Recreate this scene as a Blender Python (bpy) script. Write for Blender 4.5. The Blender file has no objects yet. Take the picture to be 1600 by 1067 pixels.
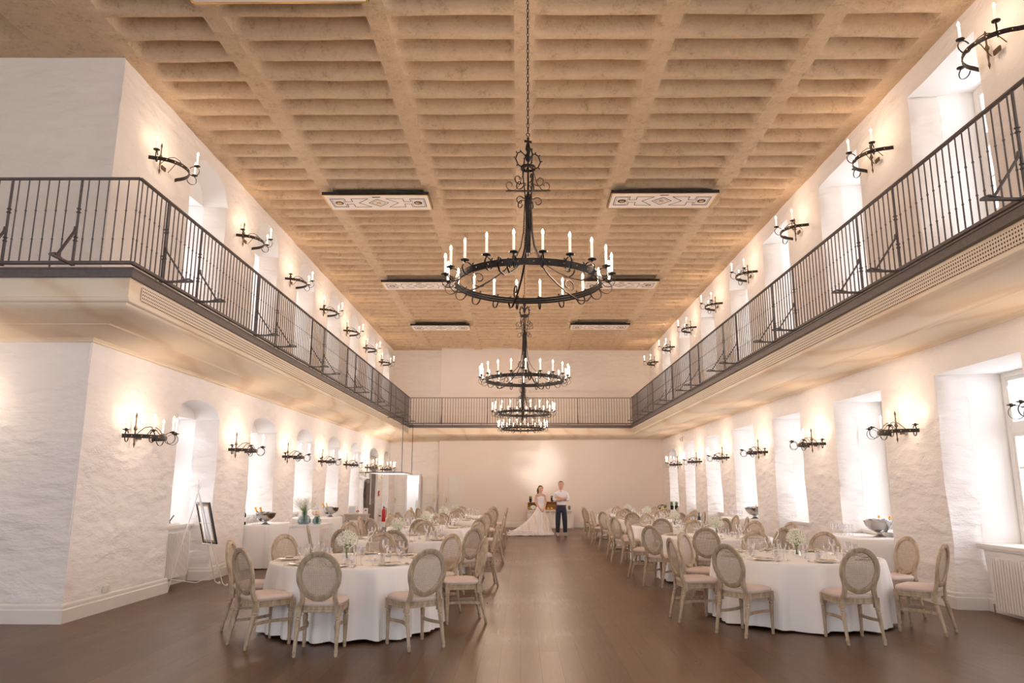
import bpy, math, random
import numpy as np
from mathutils import Vector, Matrix, noise
random.seed(7)
PI = math.pi
scene = bpy.context.scene
COL = scene.collection

# ------------------------------------------------------------------ camera
F = 1150.0
VPX, VPY = 813.0, 762.0
_y = Vector(((VPX-800)/F, -(VPY-533.5)/F, 1.0)).normalized()      # room depth axis seen from the camera
_x = Vector((0, 1, 0)).cross(_y).normalized()
_z = _y.cross(_x)
CAMPOS = Vector((0, 0, 1.6))
cam_d = bpy.data.cameras.new('camera'); cam = bpy.data.objects.new('camera', cam_d); COL.objects.link(cam)
cam_d.sensor_width = 36; cam_d.lens = F/1600*36; cam_d.clip_end = 200; cam_d.clip_start = .05
Rw = Matrix((_x, _y, _z))                                         # camera (right, up, forward) -> world
right, up, fwd = Rw @ Vector((1, 0, 0)), Rw @ Vector((0, 1, 0)), Rw @ Vector((0, 0, 1))
mw = Matrix((right, up, -fwd)).transposed().to_4x4(); mw.translation = CAMPOS
cam.matrix_world = mw
scene.camera = cam

# ------------------------------------------------------------------ world, exposure
w = bpy.data.worlds.new('world'); scene.world = w; w.use_nodes = True
w.node_tree.nodes['Background'].inputs[0].default_value = (.96, .96, 1.0, 1)
w.node_tree.nodes['Background'].inputs[1].default_value = .74
vs = scene.view_settings
vs.view_transform = 'Standard'; vs.look = 'None'; vs.exposure = 1.27; vs.gamma = 1.0; vs.use_curve_mapping = False
cy = scene.cycles
cy.use_denoising = True; cy.max_bounces = 8; cy.diffuse_bounces = 5; cy.glossy_bounces = 3
cy.transmission_bounces = 6; cy.transparent_max_bounces = 16; cy.caustics_reflective = False; cy.caustics_refractive = False
cy.sample_clamp_indirect = 4.0; cy.sample_clamp_direct = 0.0

WINDOW_W, SCONCE_W, CHAND_W = 44.0, 6.2, 74.0
LAMP_C = (1, .75, .57)

def lamp(kind, name, loc, energy, color, size=.1, rot=None, size_y=None):
    d = bpy.data.lights.new(name, kind); d.energy = energy; d.color = color
    if kind == 'AREA':
        d.shape = 'RECTANGLE'; d.size = size; d.size_y = size_y or size
    else:
        d.shadow_soft_size = size
    o = bpy.data.objects.new(name, d); o.location = loc
    if rot: o.rotation_euler = rot
    COL.objects.link(o); return o

# ------------------------------------------------------------------ materials
def nmat(name, base=(.8,.8,.8), rough=.6, metal=0, emis=None, estr=0, spec=.5):
    m = bpy.data.materials.new(name); m.use_nodes = True
    b = m.node_tree.nodes['Principled BSDF']
    b.inputs['Base Color'].default_value = (*base, 1); b.inputs['Roughness'].default_value = rough
    b.inputs['Metallic'].default_value = metal; b.inputs['Specular IOR Level'].default_value = spec
    if emis:
        b.inputs['Emission Color'].default_value = (*emis, 1); b.inputs['Emission Strength'].default_value = estr
        m.cycles.emission_sampling = 'NONE'
    return m
class NT:
    def __init__(s, m): s.m = m; s.t = m.node_tree; s.b = s.t.nodes.get('Principled BSDF')
    def n(s, kind, **kw):
        x = s.t.nodes.new(kind)
        for k, v in kw.items():
            if k.startswith('_'): setattr(x, k[1:], v)
        for k, v in kw.items():
            if not k.startswith('_'): x.inputs[k.replace('__', ' ')].default_value = v
        return x
    def l(s, a, b): s.t.links.new(a, b)
    def coord(s, kind='Object', scale=(1,1,1), rot=(0,0,0)):
        c = s.n('ShaderNodeTexCoord'); mp = s.n('ShaderNodeMapping'); mp.inputs['Scale'].default_value = scale
        mp.inputs['Rotation'].default_value = rot
        s.l(c.outputs[kind], mp.inputs[0]); return mp.outputs[0]
    def ramp(s, fac, stops):
        r = s.n('ShaderNodeValToRGB'); e = r.color_ramp.elements
        while len(e) < len(stops): e.new(.5)
        for q, (p, c) in zip(e, stops): q.position = p; q.color = (*c, 1)
        s.l(fac, r.inputs[0]); return r.outputs[0]
    def noise(s, vec, scale, detail=4, rough=.55):
        x = s.n('ShaderNodeTexNoise', Scale=scale, Detail=detail, Roughness=rough); s.l(vec, x.inputs['Vector']); return x.outputs['Fac']
    def math(s, op, a, b=None, v=None):
        x = s.n('ShaderNodeMath', _operation=op); s.l(a, x.inputs[0])
        if b is not None: s.l(b, x.inputs[1])
        elif v is not None: x.inputs[1].default_value = v
        return x.outputs[0]
    def bump(s, h, strength=.4, dist=.02):
        x = s.n('ShaderNodeBump', Strength=strength, Distance=dist); s.l(h, x.inputs['Height']); s.l(x.outputs[0], s.b.inputs['Normal'])
def noisy(name, c1, c2, rough=.6, scale=8, metal=0, bump=0, bscale=None, stretch=(1,1,1), spec=.5, lo=.3, hi=.7):
    m = nmat(name, c1, rough, metal, spec=spec); t = NT(m); v = t.coord('Object', stretch)
    f = t.noise(v, scale); t.l(t.ramp(f, [(lo, c1), (hi, c2)]), t.b.inputs['Base Color'])
    if bump: t.bump(t.noise(v, bscale or scale*2), bump, .01)
    return m

def rough_wall(name, c1, c2, strength):
    m = nmat(name, c1, .85, spec=.2); t = NT(m)
    v = t.coord('Object', (1, 1, 2.5))
    warp = t.n('ShaderNodeTexNoise', Scale=1.3, Detail=3.0); t.l(v, warp.inputs['Vector'])
    mx = t.n('ShaderNodeMixRGB', _blend_type='ADD', Fac=.35); t.l(v, mx.inputs[1]); t.l(warp.outputs['Color'], mx.inputs[2])
    vo = t.n('ShaderNodeTexVoronoi', Scale=3.3, Randomness=1.0, _feature='SMOOTH_F1'); t.l(mx.outputs[0], vo.inputs['Vector'])
    n2 = t.noise(v, 9, 8, .62); n1 = t.noise(mx.outputs[0], 3.2, 5, .6)
    h = t.math('ADD', t.math('MULTIPLY', vo.outputs['Distance'], v=.55), t.math('ADD', t.math('MULTIPLY', n2, v=.28), t.math('MULTIPLY', n1, v=.55)))
    mk = t.n('ShaderNodeMapRange'); mk.inputs[1].default_value = .42; mk.inputs[2].default_value = .62; mk.inputs[3].default_value = .45; t.l(t.noise(v, .9, 2), mk.inputs[0])
    t.bump(t.math('MULTIPLY', h, mk.outputs[0]), strength, .08)
    t.l(t.ramp(n1, [(.3, c1), (.7, c2)]), t.b.inputs['Base Color'])
    return m
M = {}
M['stone'] = rough_wall('whitewashed_stone', (.90,.85,.82), (.93,.895,.87), .75)
M['stone_up'] = rough_wall('painted_stone_upper', (.86,.79,.72), (.89,.83,.77), .6)
M['plaster'] = noisy('smooth_plaster', (.90,.87,.84), (.87,.84,.81), .8, 2, bump=.08, bscale=12)
M['panel'] = noisy('smooth_cream_wall', (.90,.81,.74), (.88,.79,.72), .75, 1.2)
M['white'] = noisy('white_paint', (.84,.80,.76), (.80,.76,.72), .45, 3)
M['frame'] = noisy('window_paint', (.88,.84,.79), (.84,.80,.75), .4, 3)

def ceiling_mat():
    m = nmat('rough_beige_render', (.6,.45,.33), .9, spec=.15); t = NT(m); v = t.coord()
    n1 = t.noise(v, 5, 6, .7); n2 = t.noise(v, 28, 5, .7)
    s = t.math('ADD', t.math('MULTIPLY', n1, v=.6), t.math('MULTIPLY', n2, v=.4))
    t.l(t.ramp(s, [(.33, (.38,.27,.175)), (.46, (.60,.44,.29)), (.7, (.70,.53,.37))]), t.b.inputs['Base Color'])
    t.bump(s, .75, .045); return m
M['ceiling'] = ceiling_mat()
def sand():
    m = nmat('cream_sandstone', (.8,.66,.5), .75, spec=.3); t = NT(m)
    wv = t.n('ShaderNodeTexWave', Scale=.55, Distortion=9.0, Detail=3.0, _wave_type='BANDS', _bands_direction='DIAGONAL')
    t.l(t.coord('Object', (1, .35, 1.4)), wv.inputs['Vector'])
    t.l(t.ramp(wv.outputs['Fac'], [(0, (.80,.64,.47)), (.2, (.88,.74,.57)), (1, (.90,.78,.62))]), t.b.inputs['Base Color'])
    return m
M['sand'] = sand()
def floor_mat():
    m = nmat('dark_oak_floor', (.1,.06,.04), .34, spec=.38); t = NT(m)
    v = t.coord('Object', (1, 1, 1), (0, 0, PI/2))
    br = t.n('ShaderNodeTexBrick', Scale=1.0, Mortar__Size=.0025, Brick__Width=2.6, Row__Height=.19, _offset=.37, _offset_frequency=2)
    br.inputs['Color1'].default_value = (.092,.045,.019,1); br.inputs['Color2'].default_value = (.138,.072,.032,1); br.inputs['Mortar'].default_value = (.03,.018,.012,1)
    br.inputs['Bias'].default_value = 0; br.inputs['Mortar Smooth'].default_value = .3
    t.l(v, br.inputs['Vector'])
    g = t.noise(t.coord('Object', (14, .9, 1)), 2.2, 6, .6)
    p = t.noise(t.coord(), .5, 3)
    mx = t.n('ShaderNodeMixRGB', _blend_type='MULTIPLY', Fac=.8); t.l(br.outputs['Color'], mx.inputs[1])
    t.l(t.ramp(g, [(.3, (.70,.68,.66)), (.65, (1.25,1.2,1.15))]), mx.inputs[2]); t.l(mx.outputs[0], t.b.inputs['Base Color'])
    t.l(t.ramp(t.math('ADD', g, p), [(.7, (.27,)*3), (1.3, (.36,)*3)]), t.b.inputs['Roughness'])
    h = t.math('SUBTRACT', t.math('MULTIPLY', g, v=.25), br.outputs['Fac']); t.bump(h, .15, .003)
    return m
M['floor'] = floor_mat()
M['iron'] = noisy('grey_brown_painted_iron', (.125,.108,.105), (.16,.14,.135), .5, 20, metal=.35)
M['black'] = noisy('wrought_black_iron', (.028,.024,.022), (.05,.042,.038), .42, 30, metal=.7, bump=.3, bscale=60)
M['bronze'] = noisy('aged_bronze_iron', (.10,.07,.045), (.17,.12,.07), .4, 25, metal=.8)
M['goldleaf'] = nmat('gold_rivet', (.75,.50,.18), .3, 1.0)
M['gilt'] = nmat('gilt_rim_glaze', (.78,.60,.34), .35)
M['candle'] = nmat('ivory_candle_sleeve', (.90,.82,.74), .5, emis=(1,.74,.58), estr=.30)
M['flame'] = nmat('lit_bulb', (1,.9,.7), .3, emis=(1,.80,.52), estr=16)
def oak():
    m = nmat('limed_grey_oak', (.45,.35,.25), .55, spec=.35); t = NT(m)
    a = t.noise(t.coord('Object', (1, 1, .3)), 26, 6, .65); b = t.noise(t.coord(), 7, 3)
    t.l(t.ramp(t.math('ADD', t.math('MULTIPLY', a, v=.7), t.math('MULTIPLY', b, v=.3)), [(.36, (.33,.245,.165)), (.5, (.47,.37,.26)), (.66, (.60,.495,.38))]), t.b.inputs['Base Color'])
    t.bump(a, .3, .003); return m
M['oak'] = oak()
M['cane'] = noisy('woven_cane', (.46,.36,.27), (.56,.45,.35), .6, 30)
M['seat'] = noisy('beige_pink_leather', (.69,.56,.50), (.73,.60,.54), .5, 6, spec=.4)
M['cloth'] = noisy('white_linen', (.92,.90,.88), (.93,.92,.90), .8, 3, bump=.05, bscale=200, spec=.2)
M['linen'] = noisy('cream_napkin_linen', (.84,.75,.65), (.80,.70,.58), .8, 12, spec=.2)
M['china'] = nmat('white_china', (.88,.85,.82), .15)
M['steel'] = noisy('polished_steel', (.62,.60,.58), (.70,.68,.66), .2, 10, metal=1)
M['silver'] = noisy('dull_silver_bowl', (.45,.43,.42), (.55,.53,.51), .24, 4, metal=1)
M['leafg'] = noisy('leaf_green', (.12,.20,.05), (.28,.36,.12), .6, 20)
M['bloom'] = noisy('tiny_white_blossom', (.82,.80,.66), (.92,.92,.86), .7, 30)
M['yellow'] = noisy('lemon_yellow', (.85,.58,.03), (.90,.66,.06), .4, 20)
M['orange'] = noisy('orange_foil', (.90,.42,.03), (.95,.55,.08), .3, 20)
M['crate'] = noisy('warm_brown_crate_wood', (.42,.21,.075), (.55,.30,.12), .6, 8, stretch=(1,1,6))
M['dark'] = noisy('black_glazed', (.015,.015,.018), (.03,.03,.035), .25, 10)
M['cork'] = noisy('brown_card', (.50,.29,.14), (.58,.36,.2), .7, 8)
M['doorwood'] = noisy('dark_stained_door', (.055,.03,.02), (.14,.075,.05), .4, 5, stretch=(6,6,.6))
M['skin'] = noisy('skin', (.72,.42,.30), (.76,.47,.34), .5, 8, spec=.3)
M['hair'] = noisy('brown_hair', (.045,.028,.02), (.09,.055,.035), .5, 40)
M['hair2'] = noisy('dark_short_hair', (.05,.045,.04), (.10,.09,.085), .6, 40)
M['navy'] = noisy('navy_chino', (.022,.028,.055), (.035,.042,.075), .8, 12)
M['shirt'] = noisy('white_shirt', (.86,.84,.88), (.90,.88,.92), .8, 8)
M['shoe'] = noisy('grey_canvas', (.35,.35,.37), (.45,.45,.47), .7, 20)
M['red'] = nmat('red_enamel', (.62,.02,.02), .3)
M['bottle'] = nmat('dark_bottle_glass', (.012,.014,.012), .08)
M['lip'] = nmat('lips', (.55,.17,.15), .4)
M['eye'] = nmat('dark_eye', (.03,.02,.02), .2)
M['blush'] = nmat('blush', (.85,.62,.5), .7)
def dress():
    m = nmat('ivory_tulle_over_blush', (.9,.87,.85), .85, spec=.2); t = NT(m)
    wv = t.noise(t.coord('Object', (9, 3, .5)), 1.1, 3, .5)
    t.l(t.ramp(wv, [(.46, (.92,.90,.89)), (.58, (.90,.84,.80)), (.70, (.86,.70,.60))]), t.b.inputs['Base Color']); return m
M['dress'] = dress()
def glassy(name, tint, mixf, rough=.02, gl=(1,1,1)):
    m = bpy.data.materials.new(name); m.use_nodes = True; t = m.node_tree; t.nodes.clear()
    o = t.nodes.new('ShaderNodeOutputMaterial'); mx = t.nodes.new('ShaderNodeMixShader'); tr = t.nodes.new('ShaderNodeBsdfTransparent')
    g = t.nodes.new('ShaderNodeBsdfGlossy'); lw = t.nodes.new('ShaderNodeLayerWeight'); lw.inputs[0].default_value = mixf
    tr.inputs[0].default_value = (*tint, 1); g.inputs['Roughness'].default_value = rough; g.inputs[0].default_value = (*gl, 1)
    t.links.new(lw.outputs['Facing'], mx.inputs[0]); t.links.new(tr.outputs[0], mx.inputs[1]); t.links.new(g.outputs[0], mx.inputs[2]); t.links.new(mx.outputs[0], o.inputs[0])
    return m
M['glass'] = glassy('clear_glass', (.97,.97,.97), .35, .06)
M['cutglass'] = glassy('cut_crystal', (.92,.91,.91), .62, .16)
M['pane'] = glassy('window_glass', (.98,.99,1), .12)
M['smoke'] = glassy('smoky_teal_glass', (.42,.52,.53), .4, .05, (.7,.8,.85))
def grille_mat():
    m = nmat('perforated_sandstone', (.8,.68,.53), .7); t = NT(m)
    c = t.n('ShaderNodeTexCoord'); sp = t.n('ShaderNodeSeparateXYZ'); t.l(c.outputs['Object'], sp.inputs[0])
    def cell(o, s):
        q = t.math('MULTIPLY', o, v=s); q = t.math('FRACT', q); q = t.math('SUBTRACT', q, v=.5); return t.math('MULTIPLY', q, q)
    d = t.math('ADD', cell(sp.outputs[1], 24), cell(sp.outputs[2], 24)); k = t.math('LESS_THAN', d, v=.075)
    mx = t.n('ShaderNodeMixRGB'); mx.inputs[1].default_value = (.80,.68,.53,1); mx.inputs[2].default_value = (.05,.04,.035,1); t.l(k, mx.inputs[0]); t.l(mx.outputs[0], t.b.inputs['Base Color'])
    return m
M['grille'] = grille_mat()

# ------------------------------------------------------------------ mesh builder
class MB:
    def __init__(s): s.v = []; s.f = []; s.mi = []; s.m = 0
    def add(s, vs, fs):
        b = len(s.v); s.v.extend([tuple(p) for p in vs]); s.f.extend([tuple(i+b for i in f) for f in fs]); s.mi.extend([s.m]*len(fs)); return s
    def box(s, c, d, rz=0, taper=1.0):
        hx, hy, hz = d[0]/2, d[1]/2, d[2]/2; cr, sr = math.cos(rz), math.sin(rz); vs = []
        for k in (-1, 1):
            tt = taper if k > 0 else 1
            for (i, j) in ((-1,-1), (1,-1), (1,1), (-1,1)):
                x, y = i*hx*tt, j*hy*tt; vs.append((c[0]+x*cr-y*sr, c[1]+x*sr+y*cr, c[2]+k*hz))
        return s.add(vs, [(0,3,2,1), (4,5,6,7), (0,1,5,4), (1,2,6,5), (2,3,7,6), (3,0,4,7)])
    def b2(s, a, b): return s.box([(a[i]+b[i])/2 for i in range(3)], [abs(b[i]-a[i]) for i in range(3)])
    def quad(s, *p): return s.add(p, [tuple(range(len(p)))])
    def lathe(s, prof, c=(0,0,0), n=16, sx=1, sy=1, tilt=None, fn=None):
        vs = []; fs = []; L = len(prof)
        for (r, z) in prof:
            for k in range(n):
                a = 2*PI*k/n; rr = r*(fn(a, z) if fn else 1); p = Vector((rr*math.cos(a)*sx, rr*math.sin(a)*sy, z))
                if tilt: p = tilt @ p
                vs.append((c[0]+p.x, c[1]+p.y, c[2]+p.z))
        for i in range(L-1):
            for k in range(n):
                k2 = (k+1) % n; fs.append((i*n+k, i*n+k2, (i+1)*n+k2, (i+1)*n+k))
        if prof[0][0] > 1e-5: fs.append(tuple(range(n-1, -1, -1)))
        if prof[-1][0] > 1e-5: fs.append(tuple((L-1)*n+k for k in range(n)))
        return s.add(vs, fs)
    def open_lathe(s, prof, c=(0,0,0), n=16):
        vs = [(c[0]+r*math.cos(2*PI*k/n), c[1]+r*math.sin(2*PI*k/n), c[2]+z) for (r, z) in prof for k in range(n)]
        fs = [(i*n+k, i*n+(k+1) % n, (i+1)*n+(k+1) % n, (i+1)*n+k) for i in range(len(prof)-1) for k in range(n)]
        return s.add(vs, fs)
    def ball(s, c, r, n=8, m=6, sc=(1,1,1)):
        prof = [(r*math.sin(PI*i/m), -r*math.cos(PI*i/m)*sc[2]) for i in range(m+1)]; prof[0] = (0, prof[0][1]); prof[-1] = (0, prof[-1][1])
        return s.lathe(prof, c, n, sc[0], sc[1])
    def tube(s, pts, r, n=6, closed=False, flat=None, upv=None):
        """sweep along pts; r a radius or list; flat=(w,t) a rectangular bar, w along upv"""
        P = [Vector(p) for p in pts]; N = len(P); vs = []; fs = []
        T = []
        for i in range(N):
            a = P[(i-1) % N] if (closed or i > 0) else P[i]; b = P[(i+1) % N] if (closed or i < N-1) else P[i]
            d = b-a; T.append(d.normalized() if d.length > 1e-9 else Vector((0,0,1)))
        u = Vector(upv) if upv else (Vector((0,0,1)) if abs(T[0].z) < .9 else Vector((1,0,0)))
        n_ = 4 if flat else n
        for i in range(N):
            if upv: u = Vector(upv)
            side = T[i].cross(u)
            if side.length < 1e-5: side = T[i].cross(Vector((.3,1,.2)))
            side.normalize(); uu = side.cross(T[i]).normalized()
            if not upv: u = uu
            if flat:
                for (a, b) in ((1,1), (-1,1), (-1,-1), (1,-1)): vs.append(P[i] + uu*(a*flat[0]/2) + side*(b*flat[1]/2))
            else:
                rr = r[i] if isinstance(r, (list, tuple)) else r
                for k in range(n): a = 2*PI*k/n; vs.append(P[i] + side*(rr*math.cos(a)) + uu*(rr*math.sin(a)))
        for i in range(N if closed else N-1):
            j = (i+1) % N
            for k in range(n_): k2 = (k+1) % n_; fs.append((i*n_+k, i*n_+k2, j*n_+k2, j*n_+k))
        if not closed: fs += [tuple(range(n_-1, -1, -1)), tuple((N-1)*n_+k for k in range(n_))]
        return s.add(vs, fs)
    def grid(s, fn, nu, nv, flip=False):
        vs = [fn(i/nu, j/nv) for i in range(nu+1) for j in range(nv+1)]; fs = []
        for i in range(nu):
            for j in range(nv):
                a = i*(nv+1)+j; q = (a, a+nv+1, a+nv+2, a+1); fs.append(q[::-1] if flip else q)
        return s.add(vs, fs)
    def mesh(s, name, mats, smooth=35):
        me = bpy.data.meshes.new(name); me.from_pydata(s.v, [], s.f); me.update()
        for m in (mats if isinstance(mats, (list, tuple)) else [mats]): me.materials.append(m)
        if any(s.mi): me.polygons.foreach_set('material_index', s.mi)
        if smooth:
            me.polygons.foreach_set('use_smooth', [True]*len(me.polygons)); me.set_sharp_from_angle(angle=math.radians(smooth))
        return me
    def obj(s, name, mats, parent=None, smooth=35, loc=None):
        o = bpy.data.objects.new(name, s.mesh(name, mats, smooth)); COL.objects.link(o)
        if parent: o.parent = parent
        if loc: o.location = loc
        return o
def tag(o, label=None, cat=None, group=None, kind=None):
    if label: o['label'] = label
    if cat: o['category'] = cat
    if group: o['group'] = group
    if kind: o['kind'] = kind
    return o
def thing(name, label, cat, loc=(0,0,0), rz=0, group=None, kind=None):
    o = bpy.data.objects.new(name, None); COL.objects.link(o); o.location = loc; o.rotation_euler = (0, 0, rz)
    o.empty_display_size = .1
    return tag(o, label, cat, group, kind)
KIDS = {}
def kids(o):
    return [c for c in bpy.data.objects if c.parent == o]
def proto(o):
    """remember a finished thing as a tree, for copying"""
    def tree(x): return (x, [tree(c) for c in kids(x)])
    return tree(o)
def dup(tr, loc, rz=0, label=None, cat=None, group=None, scale=None):
    def rec(t, parent):
        c = t[0].copy(); COL.objects.link(c); c.parent = parent
        for k in t[1]: rec(k, c)
        return c
    r = rec(tr, None); r.location = loc; r.rotation_euler = (0, 0, rz)
    if scale: r.scale = (scale,)*3 if not isinstance(scale, tuple) else scale
    if label: r['label'] = label
    if cat: r['category'] = cat
    if group: r['group'] = group
    return r
class Once:
    """first use moves the prototype itself, later uses copy it"""
    def __init__(s, o): s.o = o; s.t = proto(o); s.used = False
    def __call__(s, loc, rz=0, label=None, group=None, scale=None):
        if s.used: return dup(s.t, loc, rz, label, None, group, scale)
        s.used = True; o = s.o; o.location = loc; o.rotation_euler = (0, 0, rz)
        if label: o['label'] = label
        if group: o['group'] = group
        if scale: o.scale = (scale,)*3 if not isinstance(scale, tuple) else scale
        return o
def structure(o): o['kind'] = 'structure'; return o
ORD = ['first', 'second', 'third', 'fourth', 'fifth', 'sixth', 'seventh', 'eighth', 'ninth', 'tenth']
# ------------------------------------------------------------------ room shell
XL, XR, XRU = -5.5, 5.95, 5.55          # left wall, right wall below the gallery, right wall above it
YJ, YF = 9.2, 31.4                      # the wall that juts in from the left, the far wall
ZC = 7.45
RX, RYJ, RYF = 4.62, 8.35, 30.6         # railing lines

def wob(p, amp=1.0):
    q = Vector(p)
    return (noise.noise(q*1.1)*.028 + noise.noise(q*3.3+Vector((7,3,1)))*.012)*amp

def wall(name, x0, sgn, ya, yb, za, zb, ops, depth, mats, cell=.22):
    """a wall in the plane x=x0 whose outside is towards sgn; ops: dicts y0 y1 z0 z1 rise sill"""
    mb = MB(); X = lambda d, y, z: (x0+sgn*d + wob((x0, y, z)) if d < .5 else x0+sgn*d, y + (wob((y, z, 3.7), 1.3) if 0 <= d < .3 else 0), z)
    def flat(y0, y1, z0, z1, fixa=False, fixb=False):
        nu, nv = max(1, round((y1-y0)/cell)), max(1, round((z1-z0)/cell))
        mb.grid(lambda u, v: (x0+wob((x0, y0+(y1-y0)*u, z0+(z1-z0)*v)), (y0+(y1-y0)*u) + wob((y0+(y1-y0)*u, z0+(z1-z0)*v, 3.7), 1.3), z0+(z1-z0)*v), nu, nv, flip=(sgn < 0))
    y = ya
    for o in sorted(ops, key=lambda q: q['y0']):
        if o['y0'] > y: flat(y, o['y0'], za, zb)
        y0, y1, z0, z1, rise = o['y0'], o['y1'], o['z0'], o['z1'], o.get('rise', 0)
        hw = (y1-y0)/2; yc = (y0+y1)/2
        top = lambda yy: z1 + rise*math.sqrt(max(0, 1-((yy-yc)/hw)**2))
        if z0 > za: flat(y0, y1, za, z0)
        n = 12; nz = max(1, round((zb-z1)/cell))
        mb.grid(lambda u, v: X(0, y0+(y1-y0)*u, top(y0+(y1-y0)*u)*(1-v)+zb*v), n, nz, flip=(sgn < 0))
        d1 = .42 if rise else .0; spl = .16
        D = depth; low = o.get('niche', z0)
        ye = lambda d, side: (y0 + spl*d/D) if side == 0 else (y1 - spl*d/D)
        for side in (0, 1):
            def jam(u, v, side=side):
                d = D*u; yy = ye(d, side); z = low + (z1-low)*v
                q = wob((yy*2, z*1.7+d, d), 2.0) if d < .5 else 0
                return (x0+sgn*d + (wob((x0, yy, z)) if d < .05 else 0), yy + (wob((yy, z, 3.7), 1.3) if d < .05 else q), z)
            mb.m = 0
            mb.grid(lambda u, v: jam(u*.42, v), 4, max(2, round((z1-low)/cell)), flip=((side == 0) == (sgn > 0)))
            mb.m = 1
            mb.grid(lambda u, v: jam(.42+u*.58, v), 4, max(2, round((z1-low)/.4)), flip=((side == 0) == (sgn > 0)))
        mb.m = 1
        dA = d1
        if rise:
            mb.grid(lambda u, v: X(dA*v, ye(dA*v, 0)+(ye(dA*v, 1)-ye(dA*v, 0))*u, top(y0+(y1-y0)*u)), n, 3, flip=(sgn < 0))
            mb.grid(lambda u, v: X(dA, ye(dA, 0)+(ye(dA, 1)-ye(dA, 0))*u, (z1)*(1-v)+top(y0+(y1-y0)*u)*v), n, 1, flip=(sgn < 0))
        mb.grid(lambda u, v: X(dA+(D-dA)*v, ye(dA+(D-dA)*v, 0)+(ye(dA+(D-dA)*v, 1)-ye(dA+(D-dA)*v, 0))*u, z1) if rise else X(D*v, ye(D*v, 0)+(ye(D*v, 1)-ye(D*v, 0))*u, z1), n, 4, flip=(sgn < 0))
        # below the sill: back of the radiator niche, or the floor of the opening
        s_ = o['sill']; nd = o.get('nd', 0)
        if nd:
            mb.m = 0
            mb.grid(lambda u, v: (x0+sgn*nd+wob((1, u*3, v)), ye(nd, 0)+(ye(nd, 1)-ye(nd, 0))*u, low+(s_-low)*v), 6, 4, flip=(sgn < 0))
        elif s_ > z0:
            mb.m = 1; mb.grid(lambda u, v: (x0+sgn*(D-.02), ye(D, 0)+(ye(D, 1)-ye(D, 0))*u, z0+(s_-z0)*v), 1, 1, flip=(sgn < 0))
        mb.m = 0
        y = y1
    if yb > y: flat(y, yb, za, zb)
    mb.m = 0; q = ya+.09; xa, xb = x0+sgn*.07, x0+sgn*(depth-.01)      # solid core of the piers and lintels
    for o in sorted(ops, key=lambda k: k['y0']) + [None]:
        e = o['y0']-.05 if o else yb
        mb.b2((xa, q, za), (xb, e, zb))
        if o: q = o['y1']+.05; mb.b2((xa, o['y0']-.05, o['z1']+o.get('rise', 0)+.05), (xb, o['y1']+.05, zb))
        if o and o.get('rise'): mb.b2((x0+sgn*.50, o['y0'], o['z1']+.03), (xb, o['y1'], o['z1']+o['rise']+.05))
    return structure(mb.obj(name, mats, smooth=60))

WN = [0]
def window(x, sgn, y0, y1, z0, z1, lamp_w=None, bars=1, transom=.66, hidden=False):
    """casement window at depth x, light from outside"""
    WN[0] += 1
    f = MB(); t = .075; dx = .05
    fr = lambda ya, yb, za, zb, th=.06: f.b2((x-th/2, ya, za), (x+th/2, yb, zb))
    fr(y0, y0+t, z0, z1, .09); fr(y1-t, y1, z0, z1, .09); fr(y0+t, y1-t, z0, z0+t, .09); fr(y0+t, y1-t, z1-t, z1, .09)
    zt = z0+(z1-z0)*transom; fr(y0+t, y1-t, zt-.055, zt+.055, .08); yc = (y0+y1)/2; fr(yc-.05, yc+.05, z0+t, zt-.055, .08); fr(yc-.05, yc+.05, zt+.055, z1-t, .08)
    for (a, b) in ((y0+t, yc-.05), (yc+.05, y1-t)):
        for (c, d) in ((z0+t, zt-.055), (zt+.055, z1-t)):
            for (p, q, r_, s_) in ((a, a+.045, c, d), (b-.045, b, c, d), (a+.045, b-.045, c, c+.045), (a+.045, b-.045, d-.045, d)): fr(p, q, r_, s_, .06)
            for k in range(1, 3 if (d-c) > 1 else 1): fr(a+.045, b-.045, c+(d-c)*k/3-.012, c+(d-c)*k/3+.012, .03)
    o = structure(f.obj('window_%d' % WN[0], M['frame'])); o['label'] = 'white painted casement window'
    g = MB(); g.quad((x, y0+.02, z0+.02), (x, y1-.02, z0+.02), (x, y1-.02, z1-.02), (x, y0+.02, z1-.02)); p = g.obj('pane', M['pane'], o, smooth=0)
    if lamp_w:
        lamp('AREA', 'daylight', (x+sgn*.85, (y0+y1)/2, (z0+z1)/2), lamp_w, (.88,.92,1), z1-z0+.3, (0, sgn*PI/2, 0), y1-y0+.5)
    return o

OPS_RL = [dict(y0=a, y1=b, z0=0, z1=3.2, sill=.87, nd=.38) for a, b in ((-1.6,.2), (1.9,3.7), (5.3,7.1), (8.70,10.55), (12.18,14.05), (15.7,17.5), (18.95,20.8), (22.2,24.0), (25.5,27.1))]
OPS_RL.append(dict(y0=28.3, y1=29.9, z0=0, z1=2.75, rise=.35, sill=.9, nd=.38))
OPS_LL = [dict(y0=a, y1=b, z0=0, z1=2.80, rise=.26, sill=.97, nd=.38) for a, b in ((11.8,13.42), (15.05,16.65), (18.17,19.75), (21.15,22.6), (24.1,25.57))]
OPS_LL += [dict(y0=27.15, y1=28.8, z0=0, z1=2.80, rise=.26, sill=0), dict(y0=29.9, y1=31.15, z0=0, z1=2.80, rise=.26, sill=.4)]
OPS_LU = [dict(y0=a, y1=b, z0=4.15, z1=6.72, rise=.5, sill=4.9) for a, b in ((11.45,12.97), (14.55,16.0), (17.5,18.96), (20.45,21.9), (23.2,24.6), (26.05,27.5), (29.05,30.5))]
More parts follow.
